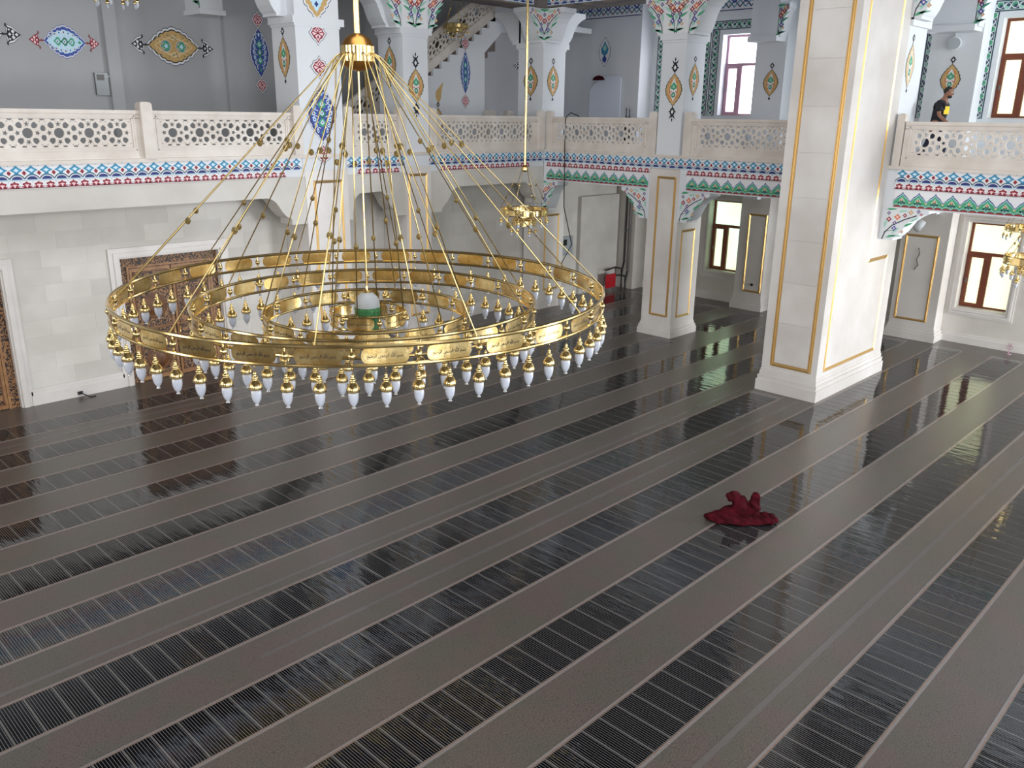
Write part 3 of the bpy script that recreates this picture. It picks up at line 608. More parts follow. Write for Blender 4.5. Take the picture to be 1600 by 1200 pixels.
corbel(t, Fr((20.9, 18.3, 8.12), (1, 0, 0), (0, 0, 1), (0, -1, 0)), 0, 1.1, .95, .6, 1, False); corbel(t, Fr((20.0, 19.2, 8.12), (0, -1, 0), (0, 0, 1), (-1, 0, 0)), 0, 1.1, .95, .6, -1, False)
corbel(t, Fr((20.04, 18.25, 3.2), (0, -1, 0), (0, 0, 1), (-1, 0, 0)), 0, .7, .95, .5, 1); corbel(t, Fr((20.1, 18.28, 3.2), (1, 0, 0), (0, 0, 1), (0, -1, 0)), 0, .8, .95, .4, 1)
# pilasters on the window wall
def pilaster(y0, y1, g, label, med):
    t = thing('pilaster', (25.5, (y0+y1)/2, 0), label, 'pilaster'); plinth(t, 25.2, XW-.1, y0, y1, .4)
    M().box(25.2, XW-.001, y0, y1, .3, 4.59).build('shaft', 'marble', t); M().box(25.2, XW-.001, y0, y1, 5.0, 9.94).build('upper_shaft', 'plaster', t)
    gold_frame(t, 'x', 25.2, *g)
    mb = M(); amber_medallion(mb, Fr((25.2, med, 7.1), (0, -1, 0), (0, 0, 1), (-1, 0, 0)), .40, .26); mb.build('painted_medallion', PM, t)
    M().box(24.75, 25.2, y0+.1, y1, 8.35, 9.94).box(24.6, 25.2, y0+.05, y1, 8.25, 8.4).build('bracket', 'plaster', t)
    corbel(t, Fr((24.75, y0+.1, 8.35), (0, -1, 0), (0, 0, 1), (-1, 0, 0)), 0, .3, .95, .4, 1)
    corbel(t, Fr((25.2, y0+.35, 3.6), (-1, 0, 0), (0, 0, 1), (0, -1, 0)), 0, .75, 1.0, .5, 1, False)
pilaster(13.1, 14.1, (13.17, 13.77, .62, 3.1), 'stone pilaster with gold frame on the window wall left of the big pier', 13.51)
pilaster(7.68, 8.95, (7.95, 8.80, .57, 2.96), 'stone pilaster with gold frame on the window wall right of the big pier', 8.31)

# ------------------------------------------------------------------ windows
def window(i, h, kind, panes, frame='window_wood'):
    y0, y1, z0, z1 = h; w = struct('window_%d' % i, (XW+.3, (y0+y1)/2, z0)); X = XW+.30
    fb = M()
    for a, b_, c, d in ((y0, y0+.07, z0+.08, z1-.07), (y1-.07, y1, z0+.08, z1-.07), (y0, y1, z0, z0+.08), (y0, y1, z1-.07, z1)): fb.box(X, X+.08, a, b_, c, d)
    fb.build('window_frame', frame, w); zt = z1-(z1-z0)*.36; ym = y0+(y1-y0)*.56
    M().box(X-.01, X+.078, y0+.001, y1-.001, zt-.05, zt+.04).build('transom', frame, w); M().box(X-.02, X+.076, ym-.06, ym+.06, z0+.08, zt-.05).build('mullion', frame, w)
    s = M(); a, b_, c, d = ym+.05, y1-.06, z0+.07, zt-.05
    for q in ((a, a+.07, c+.07, d-.07), (b_-.07, b_, c+.07, d-.07), (a, b_, c, c+.07), (a, b_, d-.07, d)): s.box(X-.025, X+.05, *q)
    sash = s.build('sash', frame, w); M().box(X-.06, X-.025, b_-.05, b_-.02, (c+d)/2-.07, (c+d)/2+.05).build('handle', 'grey_metal', sash)
    for q in ((y0, y1, zt, z1), (y0, ym, z0, zt), (ym, y1, z0, zt)): M().box(X+.05, X+.06, *q).build('pane', panes, w)
    M().box(XW+.02, X, y0, y1, z0-.0, z0+.03).build('window_sill', 'marble', w)
    if kind == 'low':
        tr = M()
        for e, hgt in ((.20, .02), (.14, .05), (.07, .035)):
            for q in ((y0-e, y0-e+.065, z0-e+.065, z1+e-.065), (y1+e-.065, y1+e, z0-e+.065, z1+e-.065), (y0-e, y1+e, z0-e, z0-e+.065), (y0-e, y1+e, z1+e-.065, z1+e)): tr.box(XW-hgt, XW+.01, *q)
        tr.build('stone_surround', 'marble', w)
    else:
        mb = M(); guilloche(mb, Fr((XW, y1, 0), (0, -1, 0), (0, 0, 1), (-1, 0, 0)), -.40, y1-y0+.40, z0, z1+.42, .27); mb.build('painted_border', PM, w)
    return w
window(1, WLOW[0], 'low', 'pane_green'); window(2, WLOW[1], 'low', 'pane_green'); window(3, WLOW[2], 'low', 'pane_yellow'); window(4, WLOW[3], 'low', 'pane_yellow')
window(5, WUP[0], 'up', 'pane_white', 'mauve_wood'); window(6, WUP[1], 'up', 'pane_white', 'mauve_wood'); window(7, WUP[2], 'up', 'pane_white', 'mauve_wood'); window(8, WUP[3], 'up', 'pane_yellow'); window(9, WUP[4], 'up', 'pane_yellow')

# ------------------------------------------------------------------ doors: carved double doors in stone surrounds
def door(i, x0, x1, z1):
    d = struct('door_%d' % i, ((x0+x1)/2, YW+.1, 0)); s = M()
    for e, f, hgt in ((.20, .10, .03), (.10, .0, .06), (-.0, -.04, .02)):
        s.box(x0-e, x0-f, YW-hgt, YW+.2-e, 0, z1+f); s.box(x1+f, x1+e, YW-hgt, YW+.2-e, 0, z1+f); s.box(x0-e, x1+e, YW-hgt, YW+.2-e, z1+f, z1+e)
    s.build('stone_surround', 'marble', d)
    y = YW+.12; M().box(x0, x1, y, y+.1, 0, z1).build('door_lining', 'carved_inlay', d)
    M().box(x0+.25, x1-.25, y-.02, y, z1-.28, z1-.24).box(x0+.20, x0+.25, y-.03, y, 0, z1-.24).box(x1-.25, x1-.20, y-.03, y, 0, z1-.24).build('lining_frame', 'light_walnut', d)
    xm = (x0+x1)/2
    for a, b_ in ((x0+.26, xm-.02), (xm+.02, x1-.26)):
        lf = M().box(a, b_, y-.03, y+.0, .02, z1-.30).build('door_leaf', 'light_walnut', d)
        for c, e in ((z1-.62, z1-.40), (1.28, z1-.72), (.95, 1.20), (.14, .88)):
            M().box(a+.08, b_-.08, y-.042, y-.03, c, e).build('carved_panel', 'carved_inlay', lf)
            q = M()
            for k in ((a+.06, a+.085, c-.02, e+.02), (b_-.085, b_-.06, c-.02, e+.02), (a+.06, b_-.06, c-.025, c), (a+.06, b_-.06, e, e+.025)): q.box(k[0], k[1], y-.052, y-.03, k[2], k[3])
            q.build('panel_bead', 'walnut', lf)
            if e-c > .5:
                cx, cz = (a+b_)/2, (c+e)/2
                pr = M().lathe([(.30, 0), (.30, .012), (.27, .02), (.255, .02), (.25, .012), (.23, .012), (.12, .05), (.001, .06)], n=28)
                pr.v = [(cx+v[0], y-.042-v[2], cz+v[1]) for v in pr.v]; pr.build('roundel', 'walnut', lf)
        M().tube([(b_-.04 if a < xm-.5 else a+.04, y-.03, 1.05), (b_-.04 if a < xm-.5 else a+.04, y-.09, 1.05), (b_-.04 if a < xm-.5 else a+.04, y-.09, 1.2), (b_-.04 if a < xm-.5 else a+.04, y-.03, 1.2)], .01, 6).build('handle', 'brass', lf)
door(1, 2.62, 4.93, 2.93); door(2, 7.22, 9.62, 2.93)

# ------------------------------------------------------------------ balustrades of pierced marble
def holes(n, U=.57, H=.56):
    hs = []
    def ng(cx, cy, r, k, a0=0, ry=None): return [(cx+r*math.cos(a0+2*PI*i/k), cy+(ry or r)*math.sin(a0+2*PI*i/k)) for i in range(k)]
    def star(cx, cy, r, a0=PI/2): return [(cx+(r if i % 2 == 0 else r*.42)*math.cos(a0+PI*i/5), cy+(r if i % 2 == 0 else r*.42)*math.sin(a0+PI*i/5)) for i in range(10)]
    def shield(cx, cy, r, a): return [(cx+r*k*math.cos(a+t), cy+r*k*math.sin(a+t)) for t, k in ((0, 1.15), (.9, .95), (1.75, .9), (2.5, .98), (PI, .8), (-2.5, .98), (-1.75, .9), (-.9, .95))]
    for i in range(n):
        c = (i+.5)*U; m_ = H/2
        hs += [ng(c, m_, .097, 10, PI/10), star(c, m_+.165, .058, PI/2), star(c, m_-.165, .058, -PI/2), star(c-.178, m_, .056, PI), star(c+.178, m_, .056, 0)]
        for sx in (-1, 1):
            for sy in (-1, 1):
                hs.append(shield(c+sx*.138, m_+sy*.145, .062, math.atan2(-sy, -sx)))
                hs.append([(c+sx*.085-.045, m_+sy*.262), (c+sx*.085+.045, m_+sy*.262), (c+sx*.085+.03, m_+sy*.232), (c+sx*.085-.03, m_+sy*.232)])
                hs.append(ng(c+sx*.235, m_+sy*.215, .011, 5)); hs.append(ng(c+sx*.045, m_+sy*.215, .009, 5))
        if i:
            c = i*U
            for sy in (-1, 1):
                hs.append(shield(c, m_+sy*.084, .057, sy*PI/2)); hs.append([(c-.05, m_+sy*.262), (c+.05, m_+sy*.262), (c+.03, m_+sy*.232), (c-.03, m_+sy*.232)])
    return hs
LAT = {}
def lattice(n, U, H=.56):
    k = (n, round(U, 4))
    if k in LAT: return LAT[k]
    cu = bpy.data.curves.new('lattice', 'CURVE'); cu.dimensions = '2D'; cu.fill_mode = 'BOTH'; cu.extrude = .022
    L = n*U
    for pts in [[(-.02, -.02), (L+.02, -.02), (L+.02, H+.02), (-.02, H+.02)]]+[[(x*U/.57, y) for x, y in h] for h in holes(n)]:
        s = cu.splines.new('POLY'); s.points.add(len(pts)-1); s.use_cyclic_u = True
        for p, q in zip(s.points, pts): p.co = (q[0], q[1], 0, 1)
    o = bpy.data.objects.new('tmp', cu); COL.objects.link(o); bpy.context.view_layer.update()
    me = bpy.data.meshes.new_from_object(o.evaluated_get(bpy.context.evaluated_depsgraph_get()))
    bpy.data.objects.remove(o); me.name = 'lattice'; me.materials.clear(); me.materials.append(MATS['carved_marble']); LAT[k] = me; return me
def rail_panel(a, b_, axis, label, z0=5.07, group=None):
    # axis 'x': runs along x in the plane of the left gallery; 'y': runs along -y in the plane of the right gallery
    L = abs(b_-a); e = .16; n = max(1, round((L-2*e)/.57)); U = (L-2*e)/n
    if axis == 'x': base = (a, YG+.08, z0); fn = lambda u, d, z: (a+u, YG+.08+d, z)
    else: base = (XG+.08, a, z0); fn = lambda u, d, z: (XG+.08+d, a-u, z)
    t = thing('balustrade', base, label, 'balustrade', group)
    def bx(mb, u0, u1, d0, d1, z0_, z1_):
        p, q = fn(u0, d0, z0_), fn(u1, d1, z1_); mb.box(min(p[0], q[0]), max(p[0], q[0]), min(p[1], q[1]), max(p[1], q[1]), z0_, z1_)
    mb = M(); bx(mb, 0, L, -.055, .055, z0, 5.29); bx(mb, 0, L, -.07, .07, z0, 5.12); bx(mb, 0, e, -.05, .05, 5.29, 5.87); bx(mb, L-e, L, -.05, .05, 5.29, 5.87)
    bx(mb, 0, L, -.05, .05, 5.86, 5.95)
    for u0, u1, q0, q1 in ((e-.06, L-e+.06, 5.235, 5.255), (e-.06, L-e+.06, 5.895, 5.915), (e-.06, e-.04, 5.235, 5.915), (L-e+.04, L-e+.06, 5.235, 5.915)): bx(mb, u0, u1, -.062, -.045, q0, q1)
    mb.build('frame', 'carved_marble', t); mb = M(); bx(mb, 0, L, -.08, .08, 5.95, 6.02); mb.build('top_rail', 'carved_marble', t)
    o = bpy.data.objects.new('lattice', lattice(n, U)); COL.objects.link(o); o.parent = t
    if axis == 'x': o.rotation_euler = (PI/2, 0, 0); o.location = (e, 0, 5.30-z0)
    else: o.rotation_euler = (PI/2, 0, -PI/2); o.location = (0, -e, 5.30-z0)
    return t
rail_panel(.6, 7.64, 'x', 'pierced marble balustrade panel at the far left of the left gallery')
rail_panel(7.88, 11.2, 'x', 'pierced marble balustrade panel between the tall post and the wide column')
rail_panel(12.86, 14.3, 'x', 'short pierced marble balustrade panel behind the chandelier wires')
rail_panel(15.6, 19.72, 'x', 'pierced marble balustrade panel between narrow column and gallery corner')
rail_panel(17.86, 14.25, 'y', 'pierced marble balustrade panel right of the thin chandelier rod')
rail_panel(12.86, 9.0, 'y', 'pierced marble balustrade panel left of the big pier')
rail_panel(7.38, -2.0, 'y', 'pierced marble balustrade panel in front of the walking man')
def post(x0, x1, y0, y1, label):
    t = thing('balustrade_post', ((x0+x1)/2, (y0+y1)/2, 5.07), label, 'post')
    M().box(x0, x1, y0, y1, 5.07, 6.12).build('shaft', 'carved_marble', t)
    cx, cy, w, d = (x0+x1)/2, (y0+y1)/2, (x1-x0)/2, (y1-y0)/2; mb = M()
    for k in range(5):
        a0, a1 = R(90*k/5), R(90*(k+1)/5); mb.box(cx-w*math.cos(a0*.9), cx+w*math.cos(a0*.9), cy-d*math.cos(a0*.9), cy+d*math.cos(a0*.9), 6.12+.07*math.sin(a0), 6.12+.07*math.sin(a1))
    mb.build('rounded_cap', 'carved_marble', t)
post(7.64, 7.88, 18.0, 18.26, 'marble balustrade post standing free on the left gallery'); post(11.2, 11.42, 18.02, 18.24, 'marble balustrade post left of the wide blue medallion column')
post(12.64, 12.86, 18.02, 18.24, 'marble balustrade post right of the wide blue medallion column'); post(14.3, 14.53, 18.02, 18.24, 'marble balustrade post left of the narrow amber medallion column')
post(15.38, 15.6, 18.02, 18.24, 'marble balustrade post right of the narrow amber medallion column'); post(19.72, 19.92, 18.02, 18.2, 'marble balustrade post at the gallery corner, on its left side')
post(20.0, 20.18, 17.86, 18.06, 'marble balustrade post at the gallery corner, on its right side'); post(20.0, 20.2, 13.99, 14.25, 'marble balustrade post left of the finial medallion column')
post(20.0, 20.2, 12.86, 13.12, 'marble balustrade post right of the finial medallion column'); post(20.0, 20.2, 7.40, 7.56, 'marble balustrade post beside the big pier on the right gallery')

# ------------------------------------------------------------------ wall medallions on the upper left wall
def wall_paint(label, fn, name='wall_painting'):
    mb = M(); fn(mb); return tag(mb.build(name, PM), label, 'wall painting')
W = lambda x, z, y=YN: Fr((x, y, z), (1, 0, 0), (0, 0, 1), (0, -1, 0))
def hor_blue(mb): f = W(7.84, 7.52).rot(); blue_medallion(mb, f, .46, .33, True); wide_ends(mb, f, .46, .30, 'pink', 'red', False)
def hor_amber(x, z):
    def g(mb):
        f = W(x, z).rot(); st(mb, f, scal(.72, .47), 0, 'ink_blue'); st(mb, f, scal(.71, .45), .5, 'white_paint'); st(mb, f, scal(.66, .40), 1, 'black'); st(mb, f, scal(.63, .37), 2, 'amber'); st(mb, f, scal(.6, .33, .7), 3, 'sand'); st(mb, f, scal(.6, .33, .55), 4, 'amber')
        for d in (-1, 1): leafy(mb, f, 0, d*.2, .12, .12, 5, 'green'); leafy(mb, f, 0, d*.2, .06, .06, 6, 'pale'); leafy(mb, f, d*.2, 0, .12, .07, 5, 'sand'); st(mb, f, dia(d*.2, 0, .02, .03), 6, 'deep_green')
        
        for v in (-.42, -.3, -.1, .1, .3, .42):
            for s_ in (-1, 1):
                w_ = interp(MW, abs(v)/.66)*.37; line(mb, f, [(s_*w_*.25, v), (s_*w_*.5, v+.05), (s_*w_*.75, v-.02), (s_*w_*.62, v-.07)], .014, 5, 'sand'); st(mb, f, dia(s_*w_*.78, v+.03, .016, .022), 6, 'deep_green')
        for s_ in (-1, 1): st(mb, f, arc(0, s_*.2, .15, .15, 0, 360, 14)[:-1], 4.5, 'sand'); st(mb, f, arc(0, s_*.2, .13, .13, 0, 360, 14)[:-1], 4.7, 'teal'); st(mb, f, arc(0, s_*.2, .10, .11, 0, 360, 14)[:-1], 4.85, 'sand')
        wide_ends(mb, f, .64, .36, 'white_paint', 'black')
    return g
def vert_blue(x, z, a=.62, b=.27, y=YN, ends=True):
    def g(mb):
        f = W(x, z, y); blue_medallion(mb, f, a, b)
        if ends: lozenge(mb, f, a*1.34, .24, .19); lozenge(mb, f, -a*1.34, .24, .19)
    return g
wall_paint('horizontal blue wall medallion with dark red ends, above the grey wall box', hor_blue)
wall_paint('horizontal amber wall medallion with black ends, right of the grey wall box', hor_amber(10.44, 7.58))
wall_paint('black end of a wall medallion cut off by the left picture edge', hor_amber(5.85, 7.60))
wall_paint('tall blue wall medallion with pink ends left of the wide column', vert_blue(12.8, 7.56, y=YN-.10))
wall_paint('horizontal wall medallion showing black ends either side of the corner column', hor_amber(23.85, 7.72))
ff = lambda mb: (st(mb, Fr((25.1, 19.95, 8.22), (0, -1, 0), (0, 0, 1), (-1, 0, 0)), scal(.5, .27), 0, 'ink_blue'), st(mb, Fr((25.1, 19.95, 8.22), (0, -1, 0), (0, 0, 1), (-1, 0, 0)), scal(.48, .25), 1, 'white_paint'),
                 leafy(mb, Fr((25.1, 19.95, 8.32), (0, -1, 0), (0, 0, 1), (-1, 0, 0)), 0, 0, .28, .17, 2, 'teal'), leafy(mb, Fr((25.1, 19.95, 8.0), (0, -1, 0), (0, 0, 1), (-1, 0, 0)), 0, 0, .16, .1, 2, 'blue'), leafy(mb, Fr((25.1, 19.95, 8.36), (0, -1, 0), (0, 0, 1), (-1, 0, 0)), 0, 0, .12, .08, 3, 'mint'))
wall_paint('small blue and white diamond medallion above the whiteboard', ff)
post(19.45, 19.75, 20.0, 20.2, 'low post behind the balustrade at the stair, left one of two')
post(20.3, 20.6, 20.0, 20.2, 'low post behind the balustrade at the stair, right one of two')
# small wall fittings up there
t = thing('junction_box', (8.58, YN-.06, 6.36), 'grey metal box on the dark upper wall below the medallions', 'electrical box')
M().box(8.39, 8.77, YN-.08, YN, 6.36, 6.87).build('case', 'grey_metal', t); M().box(8.43, 8.60, YN-.087, YN-.08, 6.70, 6.83).build('window_plate', 'dark_pipe', t); M().box(8.68, 8.72, YN-.09, YN-.08, 6.78, 6.81).build('lock', 'plastic_white', t)
# staircase behind the left gallery: stepped side wall, dark treads, sloped pierced balustrade
sw = thing('staircase', (17, 20.8, 5), 'white staircase climbing to the right behind the narrow column', 'staircase')
x0, z0, run, rise = 14.2, 5.0, .333, .213
pts = [(x0, 4.99)]; z = z0
for i in range(18): z += rise; pts += [(x0+i*run, z), (x0+(i+1)*run, z)]
xe = x0+18*run; pts += [(xe, z), (xe+1.5, z), (xe+1.5, z-.3), (xe+.2, z-.3), (19.66, 7.9), (19.66, 4.99)]
M().prism(pts, lambda u, v, d: (u, d, v), 20.4, 20.5).build('side_wall', 'plaster', sw)
for i in range(18):
    M().box(x0+i*run, x0+(i+1)*run+.02, 20.5, 22.1, 4.99+max(0, i-3)*rise, z0+(i+2)*rise).build('step', 'stair_stone', sw)
ang = math.atan2(rise, run); bme = lattice(11, .57).copy(); bme.name = 'sloped_balustrade'
for v in bme.vertices: x, y, z = v.co; v.co = (x0+.1+x*.95-17, 20.55-20.8-z, z0+.50+(x*.95)*rise/run+y*.98-5)
bs = bpy.data.objects.new('sloped_balustrade', bme); COL.objects.link(bs); bs.parent = sw
def slope_bar(a, b_, name):
    mb = M(); mb.prism([(x0+.1, z0+a+.08), (xe, z0+a+.08+(xe-x0-.1)*rise/run), (xe, z0+b_+.08+(xe-x0-.1)*rise/run), (x0+.1, z0+b_+.08)], lambda u, v, d: (u, d, v), 20.49, 20.61); mb.build(name, 'carved_marble', sw)
slope_bar(.135, .42, 'string'); slope_bar(.96, 1.12, 'top_rail')
M().box(21.3, 25, 21.0, 22.1, 8.85, 9.1).box(20.0, 25.0, 20.5, 22.1, 8.83, 9.0).build('landing', 'plaster', sw)
wall_paint('tall narrow blue medallion painted on the staircase side wall', vert_blue(18.83, 7.28, .62, .2, y=20.4))
wall_paint('cropped amber leaf medallion under the stair steps', lambda mb: (st(mb, W(17.72, 6.62, 20.4), [(0, -.28), (.1, -.12), (.12, .05), (.2, .35), (.03, .2), (-.1, .08), (-.12, -.08)], 1, 'amber'), finial(mb, W(17.7, 6.3, 20.4), 0, .06, 'black')))
wall_paint('amber medallion half hidden by the balustrade under the stairs', lambda mb: amber_medallion(mb, W(17.7, 5.85, 20.4), .38, .23))
# rounded whiteboard with a maroon cloth over its corner
t = thing('whiteboard', (25.08, 19.85, 5.95), 'pale blue board with clipped corner leaning in the upper corner bay', 'board')
M().prism([(-.68, 0), (.72, 0), (.72, 1.45), (.6, 1.52), (-.1, 1.5), (-.5, 1.25), (-.68, 1.05)], lambda u, v, d: (25.08-d, 19.85-u, 5.9+v), 0, .04).build('panel', 'board', t)
q = M(); q.tube([(25.05, 20.53, 5.9), (25.05, 20.53, 6.95), (25.05, 20.35, 7.15), (25.05, 19.95, 7.4)], .012, 5); q.build('edge_trim', 'grey_metal', t)
def crumple(name, parts, label, mname, vox, amp, loc, cat='cloth', sc=9):
    bm = bmesh.new()
    for (cx, cy, cz), (sx, sy, sz), rz, ry in parts:
        r = bmesh.ops.create_icosphere(bm, subdivisions=3, radius=1)
        mt = Matrix.Translation((cx, cy, cz)) @ Matrix.Rotation(rz, 4, 'Z') @ Matrix.Rotation(ry, 4, 'Y') @ Matrix.Diagonal((sx, sy, sz, 1))
        bmesh.ops.transform(bm, matrix=mt, verts=r['verts'])
    me = bpy.data.meshes.new(name); bm.to_mesh(me); bm.free()
    o = bpy.data.objects.new(name, me); COL.objects.link(o)
    md = o.modifiers.new('m', 'REMESH'); md.mode = 'VOXEL'; md.voxel_size = vox
    dg = bpy.context.evaluated_depsgraph_get(); dg.update(); m2 = bpy.data.meshes.new_from_object(o.evaluated_get(dg))
    o.modifiers.clear(); o.data = m2; m2.name = name
    for v in m2.vertices:
        p = v.co.copy(); n = v.normal.copy()
        w = noise.noise(p*sc*.35)*3; k = math.sin(p.x*sc*2.2+p.y*sc*1.4+w*2.4+p.z*9)*.5+noise.noise(p*sc)*.9
        v.co = p+n*amp*k
        if v.co.z < .004: v.co.z = .004
    m2.materials.clear(); m2.materials.append(MATS[mname]); m2.polygons.foreach_set('use_smooth', [True]*len(m2.polygons))
    o.location = loc; return tag(o, label, cat)
crumple('cloth', [((0, 0, 0), (.08, .26, .16), 0, 0), ((0, .05, -.16), (.06, .14, .2), 0, 0)], 'dark maroon cloth hung over the corner of the pale blue board', 'maroon', .02, .015, (24.94, 20.05, 7.28))
for i, (y, h) in enumerate(((18.72, .42), (18.58, .46))):
    p = thing('bottle', (24.6, y, 6.0), ('dark slim bottle standing on the gallery, left one of the pair', 'dark slim bottle standing on the gallery, right one of the pair')[i], 'bottle', None)
    p.location.z = 4.99; p.location.x = 24.9
    M().lathe([(.045, 0), (.05, .02), (.05, .9), (.03, 1.05), (.014, 1.12), (.014, 1.25), (.02, 1.25), (.02, 1.3)], (24.9, y, 4.99), 10).build('body', 'black', p, True); M().lathe([(.022, 1.3), (.022, 1.36), (.001, 1.37)], (24.9, y, 4.99), 8).build('cap', 'grey_metal', p)
# round speakers
def speaker(loc, d, label, r=.15, arm=False):
    t = thing('wall_speaker', loc, label, 'speaker'); mb = M().lathe([(.001, 0), (r*.8, 0), (r, .04), (r, .16), (r*.9, .18)], n=20); g = M().lathe([(r*.86, .178), (r*.86, .19), (.001, .195)], n=20)
    rot = Vector(d).to_track_quat('Z', 'Y').to_matrix()
    for q in (mb, g): q.v = [tuple(rot @ Vector(v)+Vector(loc)) for v in q.v]
    mb.build('housing', 'plastic_white', t, True); g.build('grille', 'plastic_grey', t)
    if arm: M().box(loc[0]-.03, loc[0]+.03, loc[1]-.02, loc[1]+.02, loc[2]+r*.7, arm).build('bracket', 'plastic_white', t)
speaker((25.19, 8.35, 8.02), (-1, -.3, -.2), 'round white wall speaker above the walking man', .17, 8.26)
speaker((24.6, 22.15, 8.5), (-.3, -1, -.3), 'round white speaker on the dark wall right of the corner column')
speaker((22.1, 7.55, 3.62), (.2, -.9, -.5), 'white speaker hanging under the floral corbel of the big pier', .15, 4.6)
speaker((25.05, 13.35, 3.95), (-.9, -.3, -.3), 'small white speaker above the gold framed pilaster left of the pier', .09)
# camera box at the end of the corbel
t = thing('security_camera', (21.9, 7.2, 3.9), 'white box camera beside the speaker under the right gallery', 'camera'); M().box(21.6, 22.1, 6.95, 7.2, 3.95, 4.17).build('housing', 'plastic_white', t); M().box(21.8, 21.9, 7.05, 7.12, 4.16, 4.62).build('bracket', 'plastic_white', t)
# pipes in the far corner
for i, (x, y) in enumerate(((25.08, 18.62), (25.08, 18.44))):
    t = thing('heating_pipe', (x, y, 0), ('dark vertical heating pipe in the far corner, left of the pair', 'dark vertical heating pipe in the far corner, right of the pair')[i], 'pipe')
    z1 = .72-.26*i
    M().tube([(x, y, 4.55), (x, y, .95-.3*i), (x-.02, y+.06, .62-.3*i), (x-.02, y+.06, .02)], .04, 8).build('riser', 'dark_pipe', t, True)
    M().tube([(x-.02, y+.06, z1), (x-.1, y+.3, z1+.02), (24.3, 18.80-.06*i, z1)], .03, 8).build('branch', 'dark_pipe', t, True)
    M().box(x-.06, x+.07, y-.05, y+.05, 2.1, 2.14).build('clip', 'grey_metal', t)
t = thing('folding_chair', (24.3, 18.7, 0), 'folded red plastic chair leaning in the far corner by the pipes', 'chair')
M().box(24.0, 24.55, 18.55, 18.6, .12, .62).build('seat', 'red_plastic', t)
M().tube([(24.0, 18.68, 0), (24.0, 18.60, .8), (24.58, 18.60, .8), (24.58, 18.68, 0)], .014, 6).build('leg_frame', 'dark_pipe', t)
for k in range(4): M().box(24.03, 24.52, 18.53, 18.55, .2+.1*k, .24+.1*k).build('slat', 'red_plastic', t)
t = thing('electrical_panel', (21.9, 18.28, 1.5), 'grey electrical panel on the wall below the small chandelier', 'electrical box')
M().box(22.0, 22.6, 19.0, 19.13, 1.45, 2.1).build('door', 'plastic_grey', t); M().box(22.1, 22.26, 18.98, 19.0, 1.8, 2.0).build('switch', 'cable', t)
# hooked cable over the balustrade
q = M(); q.tube([(20.32, 16.95, 5.9), (20.25, 17.0, 6.06), (20.05, 17.12, 6.14), (19.92, 17.2, 6.0), (19.9, 17.18, 5.2), (19.92, 17.16, 3.4), (20.4, 17.2, 2.2), (20.3, 17.5, 1.6), (20.2, 17.4, 1.2)], .016, 6)
tag(q.build('cable', 'cable', smooth=True), 'black cable hooked over the balustrade beside the small chandelier', 'cable')
q = M(); q.tube([(6.05, 19.0, .09), (6.1, 18.93, .06), (6.18, 18.86, .012), (6.3, 18.84, .012)], .012, 6); q.box(6.0, 6.1, 19.02, 19.06, .05, .12)
tag(q.build('cable', 'cable'), 'short black cable stub at the foot of the left wall', 'cable')
t = thing('cable', (25.1, 13.46, .8), 'black cable outlet near the foot of the pilaster left of the big pier', 'cable')
M().lathe([(.04, 0), (.04, .03), (.001, .035)], n=10); p = M().lathe([(.045, 0), (.045, .03), (.001, .035)], n=10); p.v = [(25.198-v[2], 13.457+v[0], .846+v[1]) for v in p.v]; p.build('socket', 'cable', t)
t = thing('candle_stand', (25.45, 5.75, 0), 'small pinkish scrolled metal stand by the right wall', 'stand')
q = M(); q.tube([(25.45, 5.75, 0), (25.45, 5.75, .12)], .012, 6); q.lathe([(.07, 0), (.07, .012), (.02, .02)], (25.45, 5.75, 0), 10)
for s in (-1, 1):
    q.tube([(25.45, 5.75+s*(.03+.05*math.cos(R(a))), .19+.05*math.sin(R(a))) for a in range(0, 360, 40)], .009, 5, closed=True)
q.tube([(25.45, 5.75+.04*math.cos(R(a)), .25+.04*math.sin(R(a))) for a in range(0, 360, 40)], .009, 5, closed=True); q.build('scroll', 'pink' if 0 else 'mauve_wood', t)
# crack-like squiggle on the pilaster panel
q = M(); q.tube([(25.185, 8.42, 2.62), (25.185, 8.38, 2.45), (25.185, 8.44, 2.3), (25.185, 8.38, 2.15), (25.185, 8.46, 2.0)], .012, 5); tag(q.build('wire', 'dark_pipe'), 'bent wire end sticking out of the right pilaster panel', 'wire')

# ------------------------------------------------------------------ maroon cloth on the floor
cl = crumple('cloth', [((0, 0, .045), (.54, .20, .055), 0, 0), ((.40, .0, .06), (.17, .17, .07), .3, 0), ((-.34, .03, .08), (.24, .12, .07), -.1, -.12), ((-.14, .05, .15), (.26, .13, .10), 0, -.35), ((-.02, .05, .24), (.15, .12, .17), .5, .2), ((-.13, .09, .38), (.13, .09, .09), .4, .35),
    ((.20, .05, .22), (.09, .10, .19), 0, 0), ((.20, .06, .38), (.07, .08, .08), 0, .1), ((.1, .08, .16), (.2, .12, .1), 0, 0)], 'crumpled maroon towel lying on the striped floor', 'maroon', .013, .022, (11.12, 5.72, .003), 'towel', 12)
cl.rotation_euler = (0, 0, R(-46))

